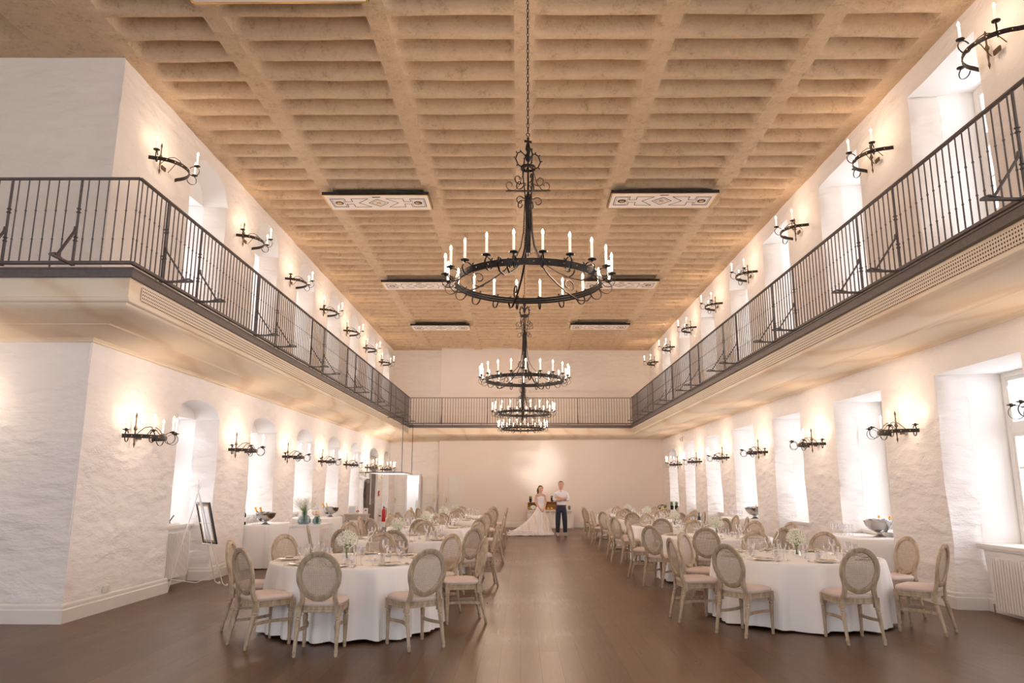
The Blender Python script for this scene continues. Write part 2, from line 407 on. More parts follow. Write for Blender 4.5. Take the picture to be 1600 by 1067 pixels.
OPS_RU = [dict(y0=a, y1=b, z0=4.15, z1=(7.1 if b < 17 else 6.75), rise=(0 if b < 17 else .42), sill=4.75) for a, b in ((-1.3,.3), (1.8,3.4), (4.9,6.5), (8.15,9.75), (11.35,12.98), (14.6,16.2), (17.45,18.97), (20.6,22.14), (23.7,25.26), (26.9,28.4))]
wall('wall_right_lower', XR, 1, -4, YF+.2, 0, 3.75, OPS_RL, .95, [M['stone'], M['plaster']])
wall('wall_left_lower', XL, -1, YJ, YF+.2, 0, 3.6, OPS_LL, .95, [M['stone'], M['plaster']])
wall('wall_left_upper', XL, -1, YJ, YF+.2, 3.6, ZC+.3, OPS_LU, .95, [M['stone_up'], M['plaster']])
wall('wall_right_upper', XRU, 1, -4, YF+.2, 3.75, ZC+.3, OPS_RU, .95, [M['stone_up'], M['plaster']])
for (x0, s, ops, dd) in ((XR, 1, OPS_RL, .95), (XL, -1, OPS_LL, .95), (XL, -1, OPS_LU, .95), (XRU, 1, OPS_RU, .95)):
    for k, o in enumerate(ops):
        if ops is OPS_LL and k >= 5: continue
        a = (o['y1']-.16)-(o['y0']+.16)
        window(x0+s*(dd-.06), s, o['y0']+.16, o['y1']-.16, o['sill'], o['z1'], WINDOW_W*{-1: 1.15, 1: .9}[s])
# sills of the lower windows
TN = [0]
def trim(mb, mats, label=None, smooth=35):
    TN[0] += 1; o = structure(mb.obj('trim_%d' % TN[0], mats, smooth=smooth))
    if label: o['label'] = label
    return o
for (x0, s, ops) in ((XR, 1, OPS_RL), (XL, -1, OPS_LL[:5])):
    for o in ops:
        mb = MB(); z = o['sill']
        mb.b2((x0+s*.30, o['y0']+.05, z-.045), (x0+s*.93, o['y1']-.05, z)); mb.b2((x0+s*.33, o['y0']+.07, z-.075), (x0+s*.4, o['y1']-.07, z-.045))
        trim(mb, M['white'], 'white window board over the radiator niche')
for (x0, s, ops) in ((XL, -1, OPS_LU), (XRU, 1, OPS_RU)):
    mb = MB()
    for o in ops: mb.b2((x0+s*.5, o['y0']+.02, o['sill']-.05), (x0+s*.93, o['y1']-.02, o['sill']))
    trim(mb, M['white'])
# the wall jutting in from the left, facing the camera
def faceY(mb, y0, xa, xb, za, zb, cell=.22, amp=1):
    nu, nv = max(1, round((xb-xa)/cell)), max(1, round((zb-za)/cell))
    mb.grid(lambda u, v: (xa+(xb-xa)*u, y0+wob((xa+(xb-xa)*u, y0, za+(zb-za)*v), amp), za+(zb-za)*v), nu, nv)
mb = MB(); faceY(mb, YJ, -12, XL+.02, 0, 3.6); mb.b2((-12, YJ+.07, 0), (XL-.09, YJ+.9, ZC+.3)); structure(mb.obj('wall_jutting_lower', M['stone'], smooth=60))
mb = MB(); faceY(mb, YJ, -12, XL+.02, 3.6, ZC+.3, amp=.6); structure(mb.obj('wall_jutting_upper', M['stone_up'], smooth=60))
mb = MB(); mb.quad((-12, -4, 0), (-12, YJ, 0), (-12, YJ, ZC+.3), (-12, -4, ZC+.3)); structure(mb.obj('wall_left_side', M['stone']))
# far wall with the doorway
DX0, DX1, DZ = -4.82, -4.20, 2.12
mb = MB()
faceY(mb, YF, -6.6, DX0, 0, 3.6); faceY(mb, YF, DX1, -3.4, 0, 3.6); faceY(mb, YF, DX0, DX1, DZ, 3.6)
structure(mb.obj('wall_back_lower', M['stone'], smooth=60))
mb = MB(); faceY(mb, YF, -6.6, 6.6, 3.6, ZC+.4, amp=1.2); structure(mb.obj('wall_back_upper', M['stone_up'], smooth=60))
mb = MB(); mb.b2((-3.4, YF-.12, 0), (6.6, YF+.2, 3.7)); structure(mb.obj('wall_back_panel_lower', M['panel']))
mb = MB(); mb.b2((-3.4, YF-.14, 4.1), (.35, YF+.2, ZC+.1)); structure(mb.obj('wall_back_panel_upper', M['panel']))
# bright lobby beyond the doorway
mb = MB(); y2 = YF+3.2
mb.quad((DX0-.9, YF+.05, 0), (DX0-.9, y2, 0), (DX0-.9, y2, 2.9), (DX0-.9, YF+.05, 2.9)); mb.quad((-3.2, YF+.05, 0), (-3.2, YF+.05, 2.9), (-3.2, y2, 2.9), (-3.2, y2, 0))
mb.quad((DX0-.9, y2, 0), (-3.2, y2, 0), (-3.2, y2, 2.9), (DX0-.9, y2, 2.9)); mb.quad((DX0-.9, YF+.05, 2.9), (DX0-.9, y2, 2.9), (-3.2, y2, 2.9), (-3.2, YF+.05, 2.9))
structure(mb.obj('wall_lobby', M['plaster'], smooth=0))
lamp('AREA', 'lobby_daylight', (-4.7, YF+1.8, 2.85), 22, (.95,.97,1), 1.4, (0, 0, 0), 2.2)
# floor
mb = MB(); mb.quad((-12, -4, 0), (XR+1.2, -4, 0), (XR+1.2, YF+3.5, 0), (-12, YF+3.5, 0)); structure(mb.obj('floor', M['floor'], smooth=0))

# ------------------------------------------------------------------ coffered ceiling
ribs = [-3.9, -1.82, .05, 1.92, 3.97]
def sm(a, b, x):
    t = min(1, max(0, (x-a)/(b-a))); return t*t*(3-2*t)
def ceil_h(x, y, xs=None):
    dx = min([abs(x-r)-.13 for r in ribs] + [5.28-x, x+5.28])
    fx = sm(0, .13, dx)
    t = ((y-8.31)/.503) % 1.0                     # 0 just beyond the rib's far edge
    fy = sm(0, .035, t) * (1-sm(.42, .87, t))
    e = .015*noise.noise(Vector((x*1.3, y*2.1, 0)))*sm(-5.75, -5.4, x)
    corner = 1
    return .42*fx*fy + e
xs = [-12, -9, -7.4, -7.2]
xc = [-5.75]
cur = -5.28
edges = [-5.28] + [v for r in ribs for v in (r-.13, r+.13)] + [5.28]
for a, b in zip(edges[0::2], edges[1::2]):
    xc += [a, a+.035, a+.07, a+.13, a+.4] + [a+.4+(b-a-.8)*k/4 for k in range(1, 4)] + [b-.4, b-.13, b-.07, b-.035, b]
xc += [5.4, 5.8]
ty = [0.0, .018, .04, .07, .3, .42, .5, .57, .64, .71, .78, .83, .87, .93, .985]
ycs = [8.31+.503*(k+t) for k in range(-25, 46) for t in ty]
ycs = [y for y in ycs if y < YF+.25]
mb = MB(); nx, ny = len(xc), len(ycs)
mb.add([(x + (.012*noise.noise(Vector((x*2, y*3, 5)))), y+.02*noise.noise(Vector((x*1.5, y, 9))), ZC+ceil_h(x, y)) for x in xc for y in ycs],
       [(i*ny+j, i*ny+j+1, (i+1)*ny+j+1, (i+1)*ny+j) for i in range(nx-1) for j in range(ny-1)])
# plain soffit over the left bay with its own recess
mb.quad((-6.55, -4, ZC), (-6.55, YJ+.2, ZC), (-5.75, YJ+.2, ZC), (-5.75, -4, ZC))
mb.quad((-12, 8.8, ZC), (-12, YJ+.2, ZC), (-6.55, YJ+.2, ZC), (-6.55, 8.8, ZC))
mb.quad((-6.55, -4, ZC), (-6.55, -4, ZC+1.1), (-6.55, 8.8, ZC+1.1), (-6.55, 8.8, ZC))
mb.quad((-12, 8.8, ZC), (-6.55, 8.8, ZC), (-6.55, 8.8, ZC+1.1), (-12, 8.8, ZC+1.1))
mb.quad((-12, -4, ZC+1.1), (-12, 8.8, ZC+1.1), (-6.55, 8.8, ZC+1.1), (-6.55, -4, ZC+1.1))
mb.quad((-12, -4, ZC), (-12, 8.8, ZC), (-12, 8.8, ZC+1.1), (-12, -4, ZC+1.1)); mb.quad((-12, -4, ZC), (-12, -4, ZC+1.1), (-6.55, -4, ZC+1.1), (-6.55, -4, ZC))
structure(mb.obj('ceiling', M['ceiling'], smooth=50))
mb = MB(); mb.b2((-13, -4, ZC+1.2), (7.5, YF+1, ZC+1.35)); o = structure(mb.obj('ceiling_slab', M['plaster']))

# ------------------------------------------------------------------ gallery
PATH = [Vector((-12, RYJ)), Vector((-RX, RYJ)), Vector((-RX, RYF)), Vector((RX, RYF)), Vector((RX, -4))]
OFF = [Vector((0, .86)), Vector((-.89, .86)), Vector((-.89, .82)), Vector((1.36, .82)), Vector((1.36, 0))]
ZEND = [3.42, 3.42, 3.46, 3.60, 3.62]
prof = [(0, 4.03), (0, 3.80), (-.012, 3.79), (-.012, 3.76), (.0, 3.745), (.03, 3.735), (.05, 3.70)]
for k in range(1, 7): t = k/6; prof.append((.05+.42*t, 3.70-.13*math.sin(t*PI/2)**1.0))
prof += [(.485, 3.555), (.505, 3.555), (.52, 3.57)]
for k in range(1, 7): t = k/6; prof.append((.52+.40*t, 3.57-.10*math.sin(t*PI/2)))
prof += [(.93, 3.45), (.945, 3.45), (.95, 3.42), (1.03, 3.42)]
def sweep_gallery(prof, name, mat, smooth=40):
    mb = MB(); n = len(prof); vs = []
    for p, o, ze in zip(PATH, OFF, ZEND):
        for (u, z) in prof:
            zz = z + (ze-3.42)*max(0, min(1, u)); q = p+o*u; vs.append((q.x, q.y, zz))
    fs = [(i*n+j, i*n+j+1, (i+1)*n+j+1, (i+1)*n+j) for i in range(len(PATH)-1) for j in range(n-1)]
    mb.add(vs, fs); return structure(mb.obj(name, mat, smooth=smooth))
sweep_gallery(prof, 'balcony_soffit', M['sand'])
sweep_gallery([(0, 4.03), (0, 4.135), (1.35, 4.135)], 'balcony_deck', M['sand'])
sweep_gallery([(.05, 4.03), (-.05, 4.03), (-.05, 4.035), (-.05, 4.125), (-.062, 4.125), (-.062, 4.145), (.05, 4.145)], 'balcony_edge_beam', M['iron'])
# perforated vent strips in the fascia
for s, ya, yb in ((-1, 8.62, 30.3), (1, -3.5, 30.3)):
    mb = MB(); x = s*RX - s*.012
    mb.b2((x-.006, ya, 3.815), (x+.006, yb, 3.985)); trim(mb, M['grille'], 'perforated air grille strip in the gallery fascia')
# skirting
def skirt(pts, name):
    pr = [(0, 0), (.035, 0), (.035, .15), (.03, .16), (.022, .165), (.022, .20), (.016, .215), (0, .225)]
    mb = MB(); P = [Vector(p) for p in pts]; vs = []
    for i, p in enumerate(P):
        d0 = (P[i]-P[i-1]).normalized() if i else (P[1]-P[0]).normalized(); d1 = (P[i+1]-P[i]).normalized() if i < len(P)-1 else d0
        n0, n1 = Vector((d0.y, -d0.x)), Vector((d1.y, -d1.x)); m = (n0+n1); m = m/max(.3, m.dot(n0))
        for (a, z) in pr: q = p+m*(a+.02); vs.append((q.x, q.y, z))
    k = len(pr); mb.add(vs, [(i*k+j, (i+1)*k+j, (i+1)*k+j+1, i*k+j+1) for i in range(len(P)-1) for j in range(k-1)])
    return structure(mb.obj(name, M['white'], smooth=0))
pl = [(-12, YJ), (XL, YJ)]
for o in OPS_LL[:5]: pl += [(XL, o['y0']), (XL-.38, o['y0']+.07), (XL-.38, o['y1']-.07), (XL, o['y1'])]
pl += [(XL, 27.15)]
skirt(pl, 'baseboard_left')
pr_ = [(XR, YF-.15)]
for o in reversed(OPS_RL[2:]): pr_ += [(XR, o['y1']), (XR+.38, o['y1']-.07), (XR+.38, o['y0']+.07), (XR, o['y0'])]
pr_ += [(XR, -1)]
skirt(pr_, 'baseboard_right')
skirt([(-3.4, YF-.14), (5.95, YF-.14)], 'baseboard_back')
# ------------------------------------------------------------------ railings
def baluster_mesh(thick):
    mb = MB(); r = .0085 if not thick else .017; z0, z1 = 4.235, 5.265
    mb.lathe([(r*1.15, z0), (r*1.15, 4.5), (r, 4.52), (r, 4.78), (r, z1)], n=6)
    for z in (4.51, 4.87):
        if thick:
            for dz in (-.022, .022): mb.lathe([(r, z+dz-.012), (r*1.7, z+dz), (r, z+dz+.012)], n=8)
        else: mb.lathe([(r, z-.014), (r*1.75, z), (r, z+.014)], n=6)
    return mb.mesh('post_mesh' if thick else 'baluster_mesh', M['iron'])
BM, PM = baluster_mesh(False), baluster_mesh(True)
def railing(label, a, b, posts, braces, inward, spacing=.122, keep=100, cam_end=0):
    """a,b ends in plan; posts/braces distances along; inward unit vector into the room"""
    a, b = Vector(a), Vector(b); L = (b-a).length; d = (b-a)/L; t = thing('railing', label, 'railing', (a.x, a.y, 0), group='gallery railings')
    def rel(s, z, off=0): q = d*s + Vector(inward)*off; return Vector((q.x, q.y, z))
    mb = MB(); mb.tube([rel(0, 5.28), rel(L, 5.28)], 0, flat=(.022, .045), upv=(0,0,1)); mb.obj('handrail', M['iron'], t)
    mb = MB(); mb.tube([rel(0, 4.215), rel(L, 4.215)], 0, flat=(.035, .05), upv=(0,0,1))
    s = .6
    while s < L: mb.tube([rel(s, 4.14), rel(s, 4.2)], .012); s += 1.2
    mb.obj('bottom_rail', M['iron'], t)
    ps = sorted(set(posts) | set(braces)); stuff = MB(); n = 0
    k = spacing*.5; ss = []
    while k < L:
        if all(abs(k-p) > .05 for p in ps): ss.append(k)
        k += spacing
    for i, s in enumerate(ss):
        if i < keep:
            o = bpy.data.objects.new('baluster', BM); COL.objects.link(o); o.parent = t; o.location = rel(s, 0)
        else:
            q = rel(s, 0); stuff.lathe([(.009, 4.235), (.009, 5.265)], (q.x, q.y, 0), n=5)
            for z in (4.51, 4.87): stuff.lathe([(.009, z-.014), (.0155, z), (.009, z+.014)], (q.x, q.y, 0), n=5)
    if stuff.v: stuff.obj('baluster_run', M['iron'], t)['kind'] = 'stuff'
    for s in ps:
        o = bpy.data.objects.new('post', PM); COL.objects.link(o); o.parent = t; o.location = rel(s, 0)
    for s in braces:
        mb = MB(); mb.tube([rel(s, 4.19, -.02), rel(s, 4.19, .42)], 0, flat=(.022, .04), upv=(0,0,1))
        mb.tube([rel(s, 4.66, .02), rel(s, 4.60, .03), rel(s, 4.21, .30)], 0, flat=(.035, .016), upv=(d.x, d.y, 0))
        mb.tube([rel(s, 4.20, .22), rel(s, 4.225, .35), rel(s, 4.20, .41)], 0, flat=(.03, .015), upv=(d.x, d.y, 0))
        mb.obj('brace', M['iron'], t)
    return t
yL = lambda *ys: [y-RYJ for y in ys]
bl = [9.09, 10.12, 12.49, 13.55, 15.9, 16.95, 19.3, 20.35, 22.7, 23.75, 26.1, 27.15, 29.4]
railing('grey iron balcony railing running along the wall of arched windows on the left', (-RX, RYJ), (-RX, RYF), [], yL(*bl), (1, 0))
br = [6.38-0, 8.65, 9.65, 12.07, 13.09, 15.41, 16.46, 18.8, 19.85, 22.2, 23.25, 25.6, 26.65, 29.0]
railing('grey iron balcony railing running along the wall of deep square windows on the right', (RX, 4.2), (RX, RYF), [], [y-4.2 for y in br], (-1, 0))
railing('grey iron balcony railing across the far end wall behind the chandeliers', (-RX, RYF), (RX, RYF), [.04, 2*RX-.04], [1.35, 3.25, 5.15, 7.0], (0, -1), spacing=.11)
railing('short grey iron balcony railing turning the corner above the jutting wall', (-8.6, RYJ), (-RX, RYJ), [], [8.6-8.0+.7, 8.6-6.18, 8.6-5.33], (0, -1))

# ------------------------------------------------------------------ candles shared by the iron lights
def candle_meshes(h=.175):
    c = MB(); c.lathe([(.0, 0), (.014, 0), (.014, h), (.0, h)], n=8)
    b = MB(); b.lathe([(.006, h), (.013, h+.014), (.0145, h+.027), (.009, h+.046), (0, h+.064)], n=8)
    p = MB(); p.lathe([(0, -.022), (.012, -.02), (.018, -.008), (.045, -.002), (.047, .006), (.02, .002), (.016, .02), (.0, .02)], n=12)
    return c.mesh('candle_mesh', M['candle']), b.mesh('bulb_mesh', M['flame']), p.mesh('drip_pan_mesh', M['black'])
CM, BUM, DPM = candle_meshes(); CM2 = candle_meshes(.16)
def put(name, mesh, parent, loc, rz=0):
    o = bpy.data.objects.new(name, mesh); COL.objects.link(o); o.parent = parent; o.location = loc; o.rotation_euler = (0, 0, rz); return o
def scroll(cx, cz, r0, r1, a0, a1, n=18):
    """spiral points in a local (u,z) plane"""
    return [(cx+(r0+(r1-r0)*k/n)*math.cos(a0+(a1-a0)*k/n), cz+(r0+(r1-r0)*k/n)*math.sin(a0+(a1-a0)*k/n)) for k in range(n+1)]

# ------------------------------------------------------------------ chandeliers
def make_chandelier():
    t = thing('chandelier', '', 'chandelier', group='wrought iron wheel chandeliers')
    R = .82; mb = MB()                                           # origin: centre of the wheel
    n = 64; ring = lambda r, z: [(r*math.cos(2*PI*k/n), r*math.sin(2*PI*k/n), z) for k in range(n)]
    mb.tube(ring(R, 0), 0, closed=True, flat=(.07, .008), upv=(0,0,1)); mb.m = 1
    for k in range(32): a = 2*PI*(k+.5)/32; mb.ball(((R+.006)*math.cos(a), (R+.006)*math.sin(a), 0), .0085, 6, 4)
    mb.obj('wheel_band', [M['black'], M['goldleaf']], t)
    mb = MB(); mb.tube(ring(R-.022, -.026), .007, 6, True); mb.tube(ring(R-.022, 0.002), .006, 6, True); mb.tube(ring(R-.022, .03), .006, 6, True); mb.obj('inner_hoop', M['black'], t)
    arm = MB(); cc = Vector((.075, 0, -.02)); pts = []
    for k in range(17): a = math.radians(200) + math.radians(305)*k/16; pts.append((cc.x+.068*math.cos(a)*1.05, 0, cc.z+.068*math.sin(a)+.0))
    arm.tube(pts, 0, flat=(.016, .006), upv=(0,1,0)); arm.tube([(.0, 0, -.05), (.004, 0, .055), (-.008, 0, .062)], 0, flat=(.018, .008), upv=(0,1,0))
    AM = arm.mesh('candle_arm_mesh', M['black'])
    N = 20
    for k in range(N):
        a = 2*PI*(k+.35)/N; c, s = math.cos(a), math.sin(a)
        put('candle_arm', AM, t, (R*c, R*s, 0), a)
        r = R+.115; put('drip_pan', DPM, t, (r*c, r*s, .062)); cd = put('candle', CM, t, (r*c, r*s, .07)); put('bulb', BUM, cd, (0, 0, 0))
    # curved bearing arms: bundle at the stem, sweep out below the wheel and curl
    for k in range(5):
        a = 2*PI*(k+.18)/5; mb = MB()
        q = [(.035, 1.02), (.045, .82), (.055, .60), (.085, .42), (.16, .27), (.28, .14), (.42, .04), (.58, -.05), (.72, -.10), (.84, -.09), (.90, -.02), (.86, .05), (.80, .045)]
        mb.tube([(u*math.cos(a), u*math.sin(a), z) for u, z in q], 0, flat=(.022, .010), upv=(-math.sin(a), math.cos(a), 0))
        sp = scroll(.56, .06, .10, .02, -2.2, 5.6, 22)
        mb.tube([(u*math.cos(a), u*math.sin(a), z) for u, z in sp], 0, flat=(.018, .008), upv=(-math.sin(a), math.cos(a), 0))
        # C curls up on the stem
        b = a+.6; sp = scroll(.13, 1.22, .07, .018, -2.6, 3.3, 18); sp2 = scroll(.11, .96, .06, .018, 2.4, -3.3, 18)
        for S in (sp, sp2): mb.tube([(.03*math.cos(b), .03*math.sin(b), S[0][1])] + [(u*math.cos(b), u*math.sin(b), z) for u, z in S], 0, flat=(.014, .007), upv=(-math.sin(b), math.cos(b), 0))
        mb.obj('scroll_arm', M['black'], t)
    mb = MB(); mb.lathe([(0, .30), (.02, .34), (.028, .42), (.022, .6), (.035, .63), (.022, .66), (.02, 1.0), (.035, 1.03), (.012, 1.08), (.012, 1.45), (0, 1.46)], n=8)
    for k in range(4): a = PI/2*k+.4; mb.tube([(.03*math.cos(a), .03*math.sin(a), .35), (.035*math.cos(a), .035*math.sin(a), .8), (.05*math.cos(a), .05*math.sin(a), 1.05), (.085*math.cos(a), .085*math.sin(a), 1.3), (.075*math.cos(a), .075*math.sin(a), 1.38)], .007)
    mb.obj('stem', M['black'], t)
    mb = MB(); mb.tube([(-.27, 0, 1.06), (.27, 0, 1.14)], 0, flat=(.018, .03), upv=(0,0,1))
    for s in (-1, 1): mb.tube([(s*u, .0, z+s*.03) for u, z in [(.06, 1.34), (.11, 1.18), (.17, 1.11)] + scroll(.22, 1.17, .06, .02, -1.6, 3.8, 16)], 0, flat=(.012, .006), upv=(0,1,0))
    mb.obj('brass_cross_bar', M['bronze'], t)
    mb = MB(); crown = []
    for s in (-1, 1):
        for ax in (0, 1):
            L = [(.02, 1.40), (.07, 1.38), (.125, 1.41), (.155, 1.48), (.13, 1.55), (.085, 1.575), (.04, 1.54), (.015, 1.47)]
            pts = [(s*u, 0, z) if ax == 0 else (0, s*u*.9, z) for u, z in L]; mb.tube(pts, .0085, 6)
            for p in pts[1:6]: mb.ball((p[0]*1.10, p[1]*1.10, p[2]+.012*(1 if p[2] > 1.45 else -1)), .010, 6, 4)
    mb.tube([(.085*math.cos(2*PI*k/16), .085*math.sin(2*PI*k/16), 1.385) for k in range(16)], 0, closed=True, flat=(.03, .006), upv=(0,0,1))
    mb.lathe([(0, 1.40), (.012, 1.45), (.03, 1.52), (.018, 1.58), (.035, 1.62), (.022, 1.68), (.012, 1.70), (0, 1.71)], n=6)
    mb.box((0, 0, 1.715), (.09, .016, .024)); mb.box((0, 0, 1.72), (.024, .02, .09)); mb.obj('crown_finial', M['black'], t)
    mb = MB(); mb.tube([(.022*math.cos(2*PI*k/10), 0, 1.80+.022*math.sin(2*PI*k/10)) for k in range(10)], .005, 5, True)
    z = 1.835; k = 0
    while z < 3.62:
        ax = (1, 0) if k % 2 else (0, 1)
        mb.tube([(.013*math.cos(q)*ax[0], .013*math.cos(q)*ax[1], z+.028+.034*math.sin(q)) for q in [2*PI*i/8 for i in range(8)]], .0045, 4, True); z += .054; k += 1
    mb.obj('chain', M['black'], t)
    return t
CH = make_chandelier(); chand = Once(CH)
for k, (y, z) in enumerate(((8.0, 3.86), (15.3, 3.81), (22.0, 3.78), (28.0, 3.78))):
    chand((.09, y, z), [.35, .85, .1, .6][k], ['black iron wheel chandelier hanging closest to the camera, largest in view', 'black iron wheel chandelier, second from the camera', 'black iron wheel chandelier, third from the camera, in front of the far railing', 'black iron wheel chandelier furthest from the camera, lowest of the row'][k], 'wrought iron wheel chandeliers')
    for s in (-1, 1): lamp('POINT', 'chandelier_glow', (.09+s*.9, y, z+.28), CHAND_W/2, LAMP_C, .18)

# ------------------------------------------------------------------ wall lights
def make_sconce(n_c, name):
    """origin on the wall, wheel segment projects along local +x, wall along y"""
    t = thing(name, '', 'wall light'); R = .40
    mb = MB(); pts = [(-.0, -R-.02, 0)] + [(R*math.cos(a)*.95, R*math.sin(a), 0) for a in [math.radians(-80+160*k/16) for k in range(17)]] + [(0, R+.02, 0)]
    mb.tube(pts, 0, flat=(.055, .010), upv=(0,0,1)); mb.m = 1
    for k in range(9): a = math.radians(-72+18*k); mb.ball(((R+.006)*math.cos(a)*.95, (R+.006)*math.sin(a), 0), .008, 6, 4)
    mb.obj('iron_band', [M['black'], M['goldleaf']], t)
    arm = MB(); pts = []
    for k in range(17): a = math.radians(195+310*k/16); pts.append((.085+.078*math.cos(a), 0, -.01+.078*math.sin(a)))
    arm.tube(pts, 0, flat=(.014, .006), upv=(0,1,0)); AM = arm.mesh('candle_arm_mesh', M['black'])
    for k in range(n_c):
        a = math.radians(-78+156*k/(n_c-1) if n_c > 3 else (-72, 8, 52)[k]); c, s = math.cos(a), math.sin(a)
        put('candle_arm', AM, t, (R*c*.95, R*s, 0), a); r = R+.13
        x = max(.06, r*c*.95)
        put('drip_pan', DPM, t, (x, r*s, .075)); cd = put('candle', CM2[0], t, (x, r*s, .083)); put('bulb', CM2[1], cd, (0, 0, 0))
    mb = MB(); mb.lathe([(0, -.16), (.008, -.13), (.016, -.10), (.008, -.06), (.014, .0), (.012, .10), (.024, .13), (.012, .16), (.010, .26), (.018, .30), (.008, .33), (0, .35)], (.045, -.16, 0), n=6)
    mb.ball((.045, -.16, .115), .03, 6, 5); mb.obj('wall_spike', M['bronze'], t)
    mb = MB()
    for s in (-1, 1): mb.tube([(.02, s*.14, .0)] + [(.03+.34*q, s*(.15-.12*q), .15*math.sin(PI*q)*1.0) for q in (.15, .35, .55, .75, .95)], .006, 5)
    mb.tube([(.03, -.02, -.03), (.03, -.02, .03)], 0, flat=(.12, .02), upv=(0,1,0)); mb.obj('scroll_brace', M['bronze'], t)
    return t
S5 = Once(make_sconce(5, 'wall_sconce')); S3 = Once(make_sconce(3, 'wall_sconce'))
def place_sconces(fac, x, rz, ys, z, lab, grp, glow=1.0, dirx=1):
    for k, y in enumerate(ys):
        fac((x, y, z), rz, lab % ORD[k], grp)
        lamp('POINT', 'sconce_glow', (x+dirx*.46, y-.08, z+.27), SCONCE_W*glow, LAMP_C, .20)
place_sconces(S5, XL+.03, 0, [10.52, 14.27, 17.45, 20.5, 23.4, 26.6, 29.5], 2.29, 'five-candle iron wall light under the balcony, %s along the left wall', 'wall lights on the left wall under the balcony')
place_sconces(S5, XR-.03, PI, [8.0, 11.45, 14.85, 18.25, 21.55, 24.75, 27.75], 2.45, 'five-candle iron wall light under the balcony, %s along the right wall', 'wall lights on the right wall under the balcony', dirx=-1)
place_sconces(S3, XL+.03, 0, [10.45, 13.85, 16.85, 19.85, 22.6, 25.5, 28.4], 6.36, 'three-candle iron wall light above the balcony, %s along the left wall', 'wall lights above the left balcony', .8)
place_sconces(S3, XRU-.03, PI, [7.7, 10.6, 13.85, 16.95, 19.95, 23.0, 26.3, 29.5], 6.55, 'three-candle iron wall light above the balcony, %s along the right wall', 'wall lights above the right balcony', .8, -1)
S5((-7.3, YJ-.03, 2.34), -PI/2, 'iron candle wall light on the jutting wall, cut by the picture edge', 'wall light on the jutting wall')
lamp('POINT', 'sconce_glow', (-7.0, YJ-.42, 2.62), SCONCE_W*1.1, LAMP_C, .18)

# ------------------------------------------------------------------ decorated ceiling panels
def make_panel():
    t = thing('ceiling_panel', '', 'ceiling panel'); W, D = 2.12, .82
    mb = MB(); mb.b2((-W/2, -D/2, 0), (W/2, D/2, .06)); mb.b2((-W/2+.15, -D/2+.1, .06), (W/2-.15, D/2-.1, .10)); mb.obj('black_housing', M['dark'], t)
    mb = MB(); mb.b2((-W/2+.03, -D/2+.03, -.006), (W/2-.03, D/2-.03, .0)); mb.obj('cream_face', M['panel'], t)
    g = MB(); z = -.007
    def line(p, q, w=.014, zz=z): g.tube([(p[0], p[1], zz), (q[0], q[1], zz)], 0, flat=(.004, w), upv=(0,0,1))
    def loop(P, w=.014): [line(P[i], P[(i+1) % len(P)], w) for i in range(len(P))]
    def rect(x0, y0, x1, y1, w=.014): loop([(x0, y0), (x1, y0), (x1, y1), (x0, y1)], w)
    rect(-W/2+.015, -D/2+.015, W/2-.015, D/2-.015, .03); g.obj('gilt_border', M['goldleaf'], t)
    g = MB(); z = -.0085
    for s in (-1, 1):
        P = [(.95, .22), (.66, .22), (.66, .06), (.52, .06), (.52, .22), (.18, .22), (.40, 0), (.18, -.22), (.52, -.22), (.52, -.06), (.66, -.06), (.66, -.22), (.95, -.22)]
        loop([(s*x, y) for x, y in P], .012)
        P2 = [(.92, .19), (.69, .19), (.69, -.19), (.92, -.19)]; loop([(s*x, y) for x, y in P2], .006)
    loop([(.2, 0), (0, .2), (-.2, 0), (0, -.2)], .012); loop([(.14, 0), (0, .14), (-.14, 0), (0, -.14)], .006)
    g.box((0, -.30, z), (.16, .03, .004))
    for s in (-1, 1):
        g.lathe([(0, -.004), (.085, -.004), (.085, 0), (0, 0)], (s*.80, 0, z), n=20)
    g.obj('black_ornament', M['dark'], t)
    g = MB()
    for s in (-1, 1): g.lathe([(0, -.006), (.035, -.004), (.05, 0)], (s*.80, 0, z-.004), n=14)
    for k in range(5): a = 2*PI*k/5; g.ball((.035*math.cos(a), .035*math.sin(a), z-.002), .022, 6, 4, (1, 1, .3))
    g.obj('gilt_boss', M['goldleaf'], t)
    g = MB()
    for s in (-.3, .3): g.tube([(s, 0, .10), (s, 0, .16)], .01)
    g.obj('hanger', M['dark'], t)
    return t
PN = Once(make_panel())
for (x, y, l) in ((-2.87, 7.42, 'closest to the camera, cut by the top edge'), (-2.88, 14.12, 'left of the first chandelier'), (2.85, 14.05, 'right of the first chandelier'),
                  (-2.88, 20.42, 'left, second row back'), (2.85, 20.35, 'right, second row back'), (-2.88, 26.1, 'left, furthest row'), (2.85, 26.0, 'right, furthest row')):
    PN((x, y, 7.29), 0, 'cream and black ornamented ceiling heater panel, ' + l, 'ornamented ceiling panels')
